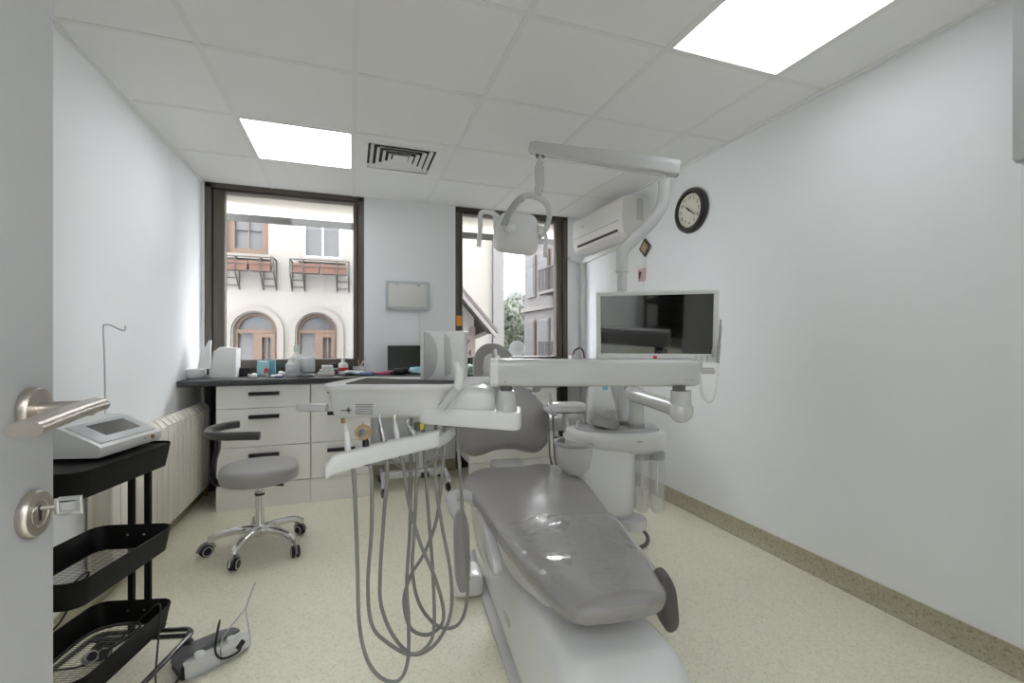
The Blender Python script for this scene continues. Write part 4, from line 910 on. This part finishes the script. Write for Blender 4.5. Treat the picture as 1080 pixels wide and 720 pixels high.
m = U(); m.tube([(-0.049, 2.36, 1.7249), (-0.0196, 2.36, 1.7885), (0.0295, 2.37, 1.8602), (0.0792, 2.385, 1.8871), (0.1344, 2.4, 1.8819), (0.1804, 2.415, 1.854), (0.1983, 2.42, 1.8003), (0.1858, 2.42, 1.74), (0.1682, 2.42, 1.7049)], 1, sec=ring2(.014, .016, 3, 14), sm=5, up=(0, 1, 0)); yk = m.build('yoke', G_LITE, ol)
m = U(); m.tube([(-0.0439, 2.352, 1.7278), (-0.0146, 2.352, 1.7863), (0.0294, 2.362, 1.8504), (0.0541, 2.37, 1.8676)], 1, sec=ring2(.0165, .015, 3, 14), sm=5, up=(0, 1, 0)); m.build('yoke_grip', G_PLAS, yk)
HM = Matrix.Rotation(YW, 4, 'Z') @ Matrix.Translation((0.0255, 2.46, 1.7093)) @ Matrix.Rotation(R(7), 4, 'Y') @ Matrix.Rotation(R(10), 4, 'X')
m = MB(HM); m.loft([[((x+dx)*(1-.20*max(0, (z+.02)/.13)**1.2), dy, z+dz) for x, z in ring2(w, h, 4.2, 36)] for dy, w, h, dx, dz in ((.075, .115, .10, 0, 0), (.06, .125, .112, 0, 0), (.0, .126, .112, 0, 0), (-.03, .118, .104, 0, .0), (-.05, .095, .082, 0, .012), (-.058, .06, .055, 0, .018), (-.060, .01, .01, 0, .02))]); hd = m.build('lamp_head', W_PLAS, ol, sharp=60)
m = MB(HM); m.loft([[(x, dy, z) for x, z in ring2(w, h, 4.2, 36)] for dy, w, h in ((.074, .11, .095), (.080, .105, .09), (.082, .02, .02))]); m.build('lens', mat('lamp_lens', (.35, .37, .40), .1), hd)
m = U(); m.ell((-0.0124, 2.385, 1.7213), (.034, .04, .026), 18); m.ell((0.1538, 2.43, 1.7173), (.022, .035, .024), 18); m.build('hinge_boss', W_PLAS, hd)
m = U(); m.tube([(-0.0605, 2.43, 1.7728), (-0.0907, 2.43, 1.803), (-0.1462, 2.43, 1.8156), (-0.1689, 2.43, 1.798), (-0.1689, 2.43, 1.7325), (-0.1775, 2.43, 1.6316)], 1, sec=ring2(.0125, .010, 3, 14), sm=5, up=(0, 1, 0)); m.tube([(-0.1109, 2.43, 1.8156), (-0.0884, 2.435, 1.7943), (-0.0861, 2.44, 1.7248), (-0.0813, 2.45, 1.6459)], 1, sec=ring2(.013, .012, 3, 14), sm=5, up=(0, 1, 0)); m.build('grab_handle', W_PLAS, ol)
m = U(); m.tube([(0.1474, 2.45, 1.6866), (0.1721, 2.44, 1.6995), (0.1822, 2.44, 1.6742), (0.1797, 2.44, 1.6286), (0.1762, 2.44, 1.578)], 1, sec=ring2(.0115, .010, 3, 14), sm=5, up=(0, 1, 0)); m.build('grab_handle', W_PLAS, ol)

# ================================================================== MONITOR on the light pole
mo = thing('monitor', 'white-framed monitor with dark reflecting screen on the pole behind the instrument arm', 'monitor', uw((.618, 1.975, 1.03)))
MM = Matrix.Rotation(YW, 4, 'Z') @ Matrix.Translation((.6185, 1.975, 1.1935)) @ Matrix.Rotation(R(-14), 4, 'Z') @ Matrix.Rotation(R(7.5), 4, 'X')
m = MB(MM); w, h = .250, .153
for lo, hi in (((-w, -.018, h-.018), (w, .02, h)), ((-w, -.018, -h), (w, .02, -h+.036)), ((-w, -.018, -h+.03), (-w+.020, .02, h-.012)), ((w-.020, -.018, -h+.03), (w, .02, h-.012))): m.b2(lo, hi, .003)
m.b2((-w+.006, .0, -h+.006), (w-.006, .035, h-.006), .006)
m.build('frame', W_PLAS, mo)
MB(MM).b2((-w+.019, -.0145, -h+.035), (w-.019, .001, h-.017)).build('screen', SCREEN, mo)
MB(MM).box((0, -.0185, -h+.019), (.016, .002, .014), .0008).build('red_logo', RED, mo)
m = MB(MM)
for k in range(3):
    for q in range(2): m.box((.165+.022*k, -.0185, -h+.024-.012*q), (.010, .002, .005), .0008)
m.build('buttons', G_PLAS, mo)
m = MB(MM).b2((-.06, .03, -.06), (.06, .05, .06), .006); m.build('mount_plate', W_ENAM, mo)
m = U(); m.tube([(.64, 2.02, 1.19), (.60, 2.14, 1.19), (.555, 2.285, 1.19)], .018, 12, 4); m.lathe([(.0245, 1.15), (.034, 1.15), (.034, 1.23), (.0245, 1.23)], (.553, 2.3, 0), 24); m.build('mount_arm', W_ENAM, mo)
m = MB(MM).box((.175, .0, -h-.022), (.035, .03, .05), .006).box((.205, -.005, -h-.038), (.075, .03, .022), .005); m.build('bracket', W_ENAM, mo)
t = thing('intraoral_camera', 'slim pen-like camera in a clip on the right edge of the monitor', 'camera', uw((0.8509, 1.89, 1.03)))
m = U(); m.tube([(0.8486, 1.885, 1.0381), (0.8506, 1.885, 1.0889), (0.8584, 1.885, 1.1593), (0.8604, 1.885, 1.218)], [.007, .0085, .006, .004], 12, 4); m.build('handpiece', G_PLAS, t)
m = U(); m.box((0.8433, 1.895, 1.0809), (.024, .025, .034), .004); m.build('clip', G_LITE, t)
m = U(); m.tube([(0.8486, 1.885, 1.0342), (0.8447, 1.885, 0.9638), (0.8291, 1.885, 0.8895), (0.8056, 1.885, 0.8817), (0.7842, 1.89, 0.9124), (0.7805, 1.9, 0.9704), (0.7805, 1.9, 1.0019)], [.003, .003, .0045, .006, .007, .007, .007], 10, 6); m.build('cable', W_PLAS, t)

# ================================================================== INSTRUMENT DELIVERY UNIT
du = thing('delivery_unit', 'white dental instrument tray unit on a long swinging arm across the chair', 'delivery unit', uw((.30, 1.52, .74)))
m = U(); m.lathe([(0, .714), (.040, .714), (.041, .735), (.036, .742), (0, .742)], (.598, 2.2, 0), 28); m.build('post_ring', G_PLAS, du)
m = U(); m.lathe([(0, .742), (.034, .742), (.034, .885), (.030, .902), (.015, .910), (0, .911)], (.598, 2.2, 0), 28); m.build('post', W_ENAM, du)
m = U(); m.tube([(.575, 2.22, .875), (.572, 2.16, .876), (.565, 1.60, .897), (.563, 1.53, .900)], [.030, .033, .029, .026], 20, 2); m.build('lower_arm', W_ENAM, du)
m = U(); m.ell((.562, 1.52, .898), (.040, .036, .040), 28); m.tube([(.562, 1.52, .90), (.562, 1.52, .965)], .033, 24); m.build('elbow', W_ENAM, du)
m = U(); m.tube([(.555, 1.52, .96), (.555, 1.52, .99)], .021, 18); m.box((.54, 1.475, .978), (.03, .012, .016), .002); m.build('elbow_collar', G_DRK, du)
AZ = 1.026
m = U(); sec = ring2(.050, .0455, 4.5, 28)
m.loft([[(x, 1.52+y*s, AZ+z*s+.001*(x)) for y, z in sec] for x, s in ((-.046, 1), (.585, .985), (.600, .95), (.607, .86), (.609, .6))]); m.build('upper_arm', W_ENAM, du)
m = U(); m.loft([[(x, 1.52+y*s, AZ+z*s) for y, z in sec] for x, s in ((-.074, .72), (-.073, .93), (-.069, 1.015), (-.045, 1.02))]); m.build('arm_end_cap', W_PLAS, du)
m = U()
for x in (.562, .578): m.lathe([(0, 0), (.0035, 0), (.003, .002), (0, .002)], (x, 1.4705, AZ-.022), 12, (0, -1, 0))
m.lathe([(0, 0), (.0045, 0), (.004, .002), (0, .002)], (-.022, 1.4715, AZ-.028), 12, (0, -1, 0)); m.build('screw', G_PLAS, du)
def inset(poly, d):
    n = len(poly); out = []
    for i in range(n):
        p0, p1, p2 = [Vector((*poly[(i+k) % n], 0)) for k in (-1, 0, 1)]
        e1, e2 = (p1-p0).normalized(), (p2-p1).normalized(); n1, n2 = Vector((-e1.y, e1.x, 0)), Vector((-e2.y, e2.x, 0))
        k = (n1+n2); k = k/max(.3, k.dot(n1)); q = p1+k*d; out.append((q.x, q.y))
    return out
def rpoly(poly, r, n=6):
    out = []; L = len(poly)
    for i in range(L):
        p0, p1, p2 = [Vector(poly[(i+k) % L]) for k in (-1, 0, 1)]
        a = p1+(p0-p1).normalized()*r; b = p1+(p2-p1).normalized()*r
        for k in range(n+1):
            t = k/n; q = a*(1-t)**2+p1*2*t*(1-t)+b*t*t; out.append((q.x, q.y))
    return out
TP = rpoly([(-.597, 1.42), (-.175, 1.42), (-.06, 1.74), (-.57, 1.74)], .05)
m = U(); lv = [(.884, .050), (.886, .036), (.90, .024), (.93, .016), (.968, .010), (.974, .002), (.980, -.002), (.990, -.002), (.995, .002), (.995, .010), (.988, .014), (.982, .02), (.9815, .06)]
m.loft([[(x, y, z) for x, y in inset(TP, d)] for z, d in lv]); tr = m.build('tray', W_PLAS, du, sharp=50)
# bracket joining tray and arm
m = U(); BP = rpoly([(-.30, 1.44), (.030, 1.44), (.032, 1.60), (-.30, 1.64)], .03)
m.loft([[(x, y, z+max(0, -.10-x)*.12) for x, y in inset(BP, d)] for z, d in ((.845, .012), (.848, .004), (.86, 0), (.895, 0), (.902, .004), (.903, .012))]); m.build('bracket_plate', W_PLAS, du, sharp=50)
m = U(); m.loft([[(x, 1.55+y, zc+z) for y, z in ring2(dp, h, 4, 24)] for x, dp, zc, h in ((-.24, .085, .915, .02), (-.20, .095, .925, .040), (-.15, .10, .935, .048), (-.10, .10, .938, .044), (-.07, .085, .934, .036), (-.055, .07, .928, .026))]); m.build('bracket_cover', W_PLAS, du, sharp=60)
m = U(); m.lathe([(0, .90), (.036, .90), (.033, .93), (.030, .962), (.026, .968), (0, .968)], (-.018, 1.495, 0), 28); m.build('pivot_post', W_ENAM, du)
m = U(); m.tube([(-.018, 1.495, .966), (-.018, 1.495, .985)], .020, 18); m.build('pivot_collar', G_DRK, du)
m = U(); m.tube([(-0.5947, 1.47, 0.915), (-0.6405, 1.47, 0.9165), (-0.6832, 1.47, 0.9165)], [.013, .0135, .0125], 14, 3); m.ell((-0.6832, 1.47, 0.9165), (.012, .0125, .0125), 14); m.build('grip_handle', W_ENAM, du)
m = U(); m.tube([(-0.2143, 1.415, 0.9289), (-0.1901, 1.41, 0.9589), (-0.1694, 1.408, 0.9854)], 1, sec=ring2(.014, .024, 4, 14), sm=3, up=(0, 1, 0)); m.build('handle_socket', G_LITE, du)
m = U(); m.tube([(-0.1749, 1.405, 0.977), (-0.1632, 1.405, 1.0061), (-0.1618, 1.405, 1.0353), (-0.172, 1.405, 1.0659)], 1, sec=ring2(.013, .011, 3, 14), sm=5, up=(0, 1, 0)); m.build('thumb_handle', W_PLAS, du)
m = U(); m.box((-0.3029, 1.46, 0.8559), (.018, .02, .026), .003); m.build('valve_block', G_DRK, du)
m = U(); m.box((-0.2878, 1.46, 0.8574), (.014, .016, .022), .005); m.build('valve_button', YELLOW, du)
m = U(); m.tube([(-0.5392, 1.46, 0.8831), (-0.5392, 1.46, 0.868)], .007, 12); m.build('drain_knob', BRASS, du)
# emblem and print lines on the tray front
m = U(); ec = Vector((-0.5114, 1.429, 0.9136))
for k in range(4): m.box(ec, (.020 if k % 2 == 0 else .012, .002, .0022), .0004, 1, ry=PI*k/4)
m.box(ec+Vector((-.016, 0, -.001)), (.016, .002, .0025), .0004, 1); m.ell(ec, (.005, .0014, .006), 10)
m.build('emblem', mat('emblem_grey', (.10, .10, .10), .5), tr)
m = U()
for k in range(5): m.box(Vector((-0.4623, 1.4285, 0.9314))+Vector((0, 0, -.0071*k)), (.058-.004*(k % 3), .0016, .0030), .0003, 1)
m.build('print_lines', mat('print_grey', (.40, .40, .41), .6), tr)
# instrument rail
RL = [(-0.5118, 1.2414, 0.7806, 0.0040, 0.0154), (-0.5068, 1.2414, 0.7811, 0.0160, 0.0187), (-0.4956, 1.2414, 0.7822, 0.0260, 0.0220), (-0.4815, 1.2500, 0.7960, 0.0300, 0.0248), (-0.3785, 1.3382, 0.8089, 0.0320, 0.0253), (-0.2440, 1.4350, 0.8230, 0.0300, 0.0253), (-0.2282, 1.4454, 0.8245, 0.0260, 0.0242)]       # centre across, back and up, then half depth and half height
m = U(); m.loft([[(cx, cy+y, cz+z) for y, z in ring2(dp, hh, 5, 20)] for cx, cy, cz, dp, hh in RL]); rl = m.build('instrument_rail', W_PLAS, du, sharp=50)
m = U(); m.tube([(-0.2492, 1.43, 0.8111), (-0.2257, 1.47, 0.8174), (-0.2054, 1.5, 0.8328), (-0.1955, 1.52, 0.8446)], 1, sec=ring2(.022, .018, 4, 14), sm=4); m.build('rail_link', W_ENAM, du)
m = U(); m.tube([(-0.364, 1.36, 0.7787), (-0.3149, 1.38, 0.7363), (-0.2556, 1.4, 0.751), (-0.2298, 1.42, 0.7927)], .0022, 8, 6); m.build('rail_wire', G_HOSE, du)

def instrument(lab, base, top, kind, pts, group='handpieces in the instrument rail'):
    base, top = Vector(base), Vector(top)
    t = thing('handpiece', lab, 'handpiece', uw(base), 0, group)
    P = lambda k: base+(top-base)*k
    low = base-(top-base)*.0+Vector((0, 0, -.055))
    m = U(); m.tube([low, P(0), P(.35), P(.62), P(.75), P(1)], [r_*kind['r'] for r_ in kind['prof']], 14, 3); m.build('grip', kind['mat'], t)
    if kind.get('ring'):
        c = P(.62)+Vector((.0, -.012, 0))
        m = U(); m.lathe([(.014, -.006), (.0215, -.006), (.023, 0), (.0215, .006), (.014, .006)], c, 28, (0, -1, .15)); m.build('ring', TAN, t)
        m = U(); m.lathe([(0, -.008), (.0145, -.007), (.0145, .006), (.010, .010), (0, .0105)], c, 24, (0, -1, .15)); m.build('head', STEEL, t)
        m = U(); m.tube([P(.72), P(1.02)], [.010, .002], 12); m.build('tip', G_LITE, t)
    if kind.get('tip'): m = U(); m.tube([P(1), top+Vector((.004, 0, .012)), top+Vector((.012, -.004, .02))], kind['tip'], 8, 3); m.build('tip', CHROME, t)
    m = U(); m.tube(pts, .0056, 10, 7); m.build('hose', G_HOSE, t)
    return t
SLIM = [1.0, 1.0, 1.05, .9, .6, .38]
instrument('white slim handpiece, leftmost in the instrument rail', (-0.4580, 1.2761, 0.8245), (-0.4686, 1.2861, 0.8957), dict(r=0.0085, prof=SLIM, mat=W_PLAS),
    [(-0.4580, 1.2761, 0.7895), (-0.4421, 1.2761, 0.7580), (-0.4404, 1.3022, 0.4911), (-0.4435, 1.3277, 0.3078), (-0.4263, 1.3520, 0.1833), (-0.3879, 1.3747, 0.1132), (-0.3445, 1.3956, 0.0949), (-0.3228, 1.4145, 0.1396), (-0.3237, 1.4315, 0.2435), (-0.3332, 1.4470, 0.3630), (-0.3259, 1.4613, 0.5555), (-0.3259, 1.4750, 0.8775), (-0.3259, 1.4750, 0.9075)])
instrument('handpiece with round orange-tan ring head, second from the left in the rail', (-0.4182, 1.3090, 0.8293), (-0.4291, 1.3190, 0.8951), dict(r=0.0095, prof=[1, 1, 0.8, 0.7, 0.6, 0.3], mat=BLACK, ring=True),
    [(-0.4182, 1.3090, 0.7943), (-0.4033, 1.3090, 0.7566), (-0.4099, 1.3348, 0.5830), (-0.4288, 1.3598, 0.4092), (-0.4247, 1.3831, 0.2735), (-0.3845, 1.4039, 0.2052), (-0.3157, 1.4220, 0.1550), (-0.2654, 1.4371, 0.1714), (-0.2466, 1.4495, 0.2324), (-0.2543, 1.4594, 0.4139), (-0.2710, 1.4677, 0.6139), (-0.2877, 1.4750, 0.8592), (-0.2877, 1.4750, 0.8892)])
instrument('dark and silver handpiece beside the ring-headed one, third from the left', (-0.3758, 1.3418, 0.8341), (-0.3925, 1.3518, 0.9031), dict(r=0.0085, prof=SLIM, mat=STEEL, tip=0.0025),
    [(-0.3758, 1.3418, 0.7991), (-0.3661, 1.3418, 0.7611), (-0.3854, 1.3659, 0.5703), (-0.4006, 1.3890, 0.4283), (-0.4038, 1.4105, 0.3150), (-0.3737, 1.4295, 0.2121), (-0.3209, 1.4456, 0.1418), (-0.2663, 1.4584, 0.1451), (-0.2223, 1.4678, 0.1905), (-0.1957, 1.4739, 0.2661), (-0.1992, 1.4771, 0.3838), (-0.2269, 1.4778, 0.5367), (-0.2451, 1.4768, 0.6689), (-0.2448, 1.4750, 0.8561), (-0.2448, 1.4750, 0.8861)])
instrument('white and silver handpiece with bent neck, fourth from the left in the rail', (-0.3429, 1.3660, 0.8377), (-0.3543, 1.3760, 0.8990), dict(r=0.0075, prof=SLIM, mat=W_PLAS, tip=0.003),
    [(-0.3429, 1.3660, 0.8027), (-0.3259, 1.3660, 0.7630), (-0.3146, 1.3912, 0.6408), (-0.2848, 1.4153, 0.5060), (-0.2446, 1.4376, 0.3918), (-0.2207, 1.4572, 0.2880), (-0.2262, 1.4734, 0.2175), (-0.2744, 1.4858, 0.1759), (-0.3317, 1.4942, 0.1923), (-0.3544, 1.4985, 0.2766), (-0.3328, 1.4991, 0.3602), (-0.2887, 1.4963, 0.4331), (-0.2474, 1.4908, 0.5439), (-0.2277, 1.4834, 0.6915), (-0.2173, 1.4750, 0.8561), (-0.2173, 1.4750, 0.8861)])
instrument('silver air-water syringe at the right end of the instrument rail', (-0.2986, 1.3971, 0.8422), (-0.3246, 1.4071, 0.8764), dict(r=0.0085, prof=SLIM, mat=STEEL, tip=0.003),
    [(-0.2986, 1.3971, 0.8072), (-0.2899, 1.3971, 0.7662), (-0.3070, 1.4366, 0.5414), (-0.3207, 1.4723, 0.3862), (-0.3021, 1.5010, 0.2627), (-0.2460, 1.5204, 0.1821), (-0.1872, 1.5290, 0.1767), (-0.1552, 1.5270, 0.2350), (-0.1478, 1.5156, 0.3518), (-0.1615, 1.4971, 0.5662), (-0.1775, 1.4750, 0.8561), (-0.1775, 1.4750, 0.8861)])
# things lying on the tray
bx0, bz0 = -.322, .991
t = thing('tray_box', 'white upright box with grey curved side panels standing on the instrument tray', 'box', uw((-.245, 1.66, bz0)))
m = U(); m.b2((bx0, 1.60, bz0), (-.166, 1.71, bz0+.175), .006, 3); m.build('body', W_PLAS, t)
m = U(); hp = [(0, .004)]+[(.046*math.sin(PI*k/16), .0875-.083*math.cos(PI*k/16)) for k in range(17)]+[(0, .171)]
m.prism(hp, -.0035, .0035, Matrix.Translation((bx0+.016, 1.6, bz0)) @ Matrix.Rotation(PI/2, 4, 'X'), .001); m.build('curved_panel', mat('panel_light_grey', (.47, .47, .475), .4), t)
m = U(); m.prism([(0, .02), (.004, .015), (.024, .025), (.026, .09), (.018, .150), (.002, .165), (-.002, .15)], -.0035, .0035, Matrix.Translation((bx0+.086, 1.6, bz0)) @ Matrix.Rotation(PI/2, 4, 'X'), .001); m.build('grip_panel', G_LITE, t)
m = U(); m.lathe([(0, 0), (.005, 0), (.005, .002), (0, .002)], (bx0+.034, 1.5965, bz0+.088), 14, (0, -1, 0)); m.build('button', G_PLAS, t)
m = U(); m.loft([[(x, y, .9835+.008*abs(noise.noise(Vector((x*9, y*9, 1))))+dz) for x, y in ring_] for dz, ring_ in ((0, inset(rpoly([(-.55, 1.47), (-.20, 1.47), (-.18, 1.59), (-.54, 1.70)], .04), 0)), (.006, inset(rpoly([(-.55, 1.47), (-.20, 1.47), (-.18, 1.59), (-.54, 1.70)], .04), .003)))])
bm_ = m.bm; bmesh.ops.triangulate(bm_, faces=[f for f in bm_.faces if len(f.verts) > 4]); bmesh.ops.subdivide_edges(bm_, edges=bm_.edges[:], cuts=2, use_grid_fill=True)
for v in bm_.verts: v.co.z += .008*abs(noise.noise(Vector((v.co.x*14, v.co.y*14, 3))))
t = m.build('instrument_mat', CLOTHD); tag(t, 'dark grey cloth spread on the instrument tray', 'cloth')

# ================================================================== CAMERA, LIGHT, RENDER LOOK
cam = bpy.data.cameras.new('camera'); co = bpy.data.objects.new('camera', cam); C.objects.link(co)
co.location = (0, 0, 1.13); co.rotation_euler = (PI/2, 0, R(-19.33)); cam.sensor_width = 36; cam.lens = 482/1080*36; cam.clip_start = .02; cam.clip_end = 300
cam.shift_y = -.5/1080
bpy.context.scene.camera = co
# panels added on the unseen passage ceiling to fill the room from the front
for x0, x1, lab in ((-.80, -.20, 'added fill light panel in the unseen passage, on the open door side'), (.40, 1.0, 'added fill light panel in the unseen passage, on the side away from the open door')):
    t = thing('ceiling_light', lab, 'ceiling light', ((x0+x1)/2, -1.0, H-.012))
    MB().b2((x0, -1.6, H-.012), (x1, -.4, H-.001)).build('frame', W_TBAR, t); MB().b2((x0+.01, -1.59, H-.016), (x1-.01, -.41, H-.012)).build('diffuser', emit('passage_fill_glow', (.95, .975, 1), PASS_FILL_E), t)
# black rack added out of view in the passage to darken the monitor's reflection
t = thing('reflection_rack', 'black rack added out of view in the passage to darken the monitor reflection', 'rack', (-.55, -1.95, 0))
for x in (-.88, -.22):
    for y in (-2.12, -1.78): MB().b2((x-.015, y-.015, 0), (x+.015, y+.015, 1.85), .003).build('post', BLK_M, t)
for z in (.15, .55, .95, 1.35, 1.8): MB().b2((-.885, -2.125, z), (-.215, -1.775, z+.05), .004).build('shelf', BLK_M, t)
MB().b2((-.87, -2.13, .15), (-.23, -2.12, 1.8)).build('back_panel', BLK_M, t)
w = bpy.data.worlds.new('World'); bpy.context.scene.world = w; w.use_nodes = True
bg = w.node_tree.nodes['Background']; bg.inputs[0].default_value = (.93, .97, 1, 1); bg.inputs[1].default_value = WORLD_E
s = bpy.data.lights.new('sun', 'SUN'); s.energy = SUN_E; s.angle = R(50); s.color = (1, .97, .93)
so = bpy.data.objects.new('sun', s); C.objects.link(so); so.rotation_euler = (R(42), 0, R(-18)); so.location = (0, 0, 20)
sc = bpy.context.scene
sc.view_settings.view_transform = 'Standard'; sc.view_settings.look = 'None'; sc.view_settings.gamma = 1; sc.view_settings.use_curve_mapping = False
sc.view_settings.exposure = EXPOSURE
sc.cycles.use_denoising = True; sc.cycles.max_bounces = 12; sc.cycles.diffuse_bounces = 8; sc.cycles.transparent_max_bounces = 16; sc.cycles.sample_clamp_indirect = 6
sc.cycles.caustics_reflective = False; sc.cycles.caustics_refractive = False
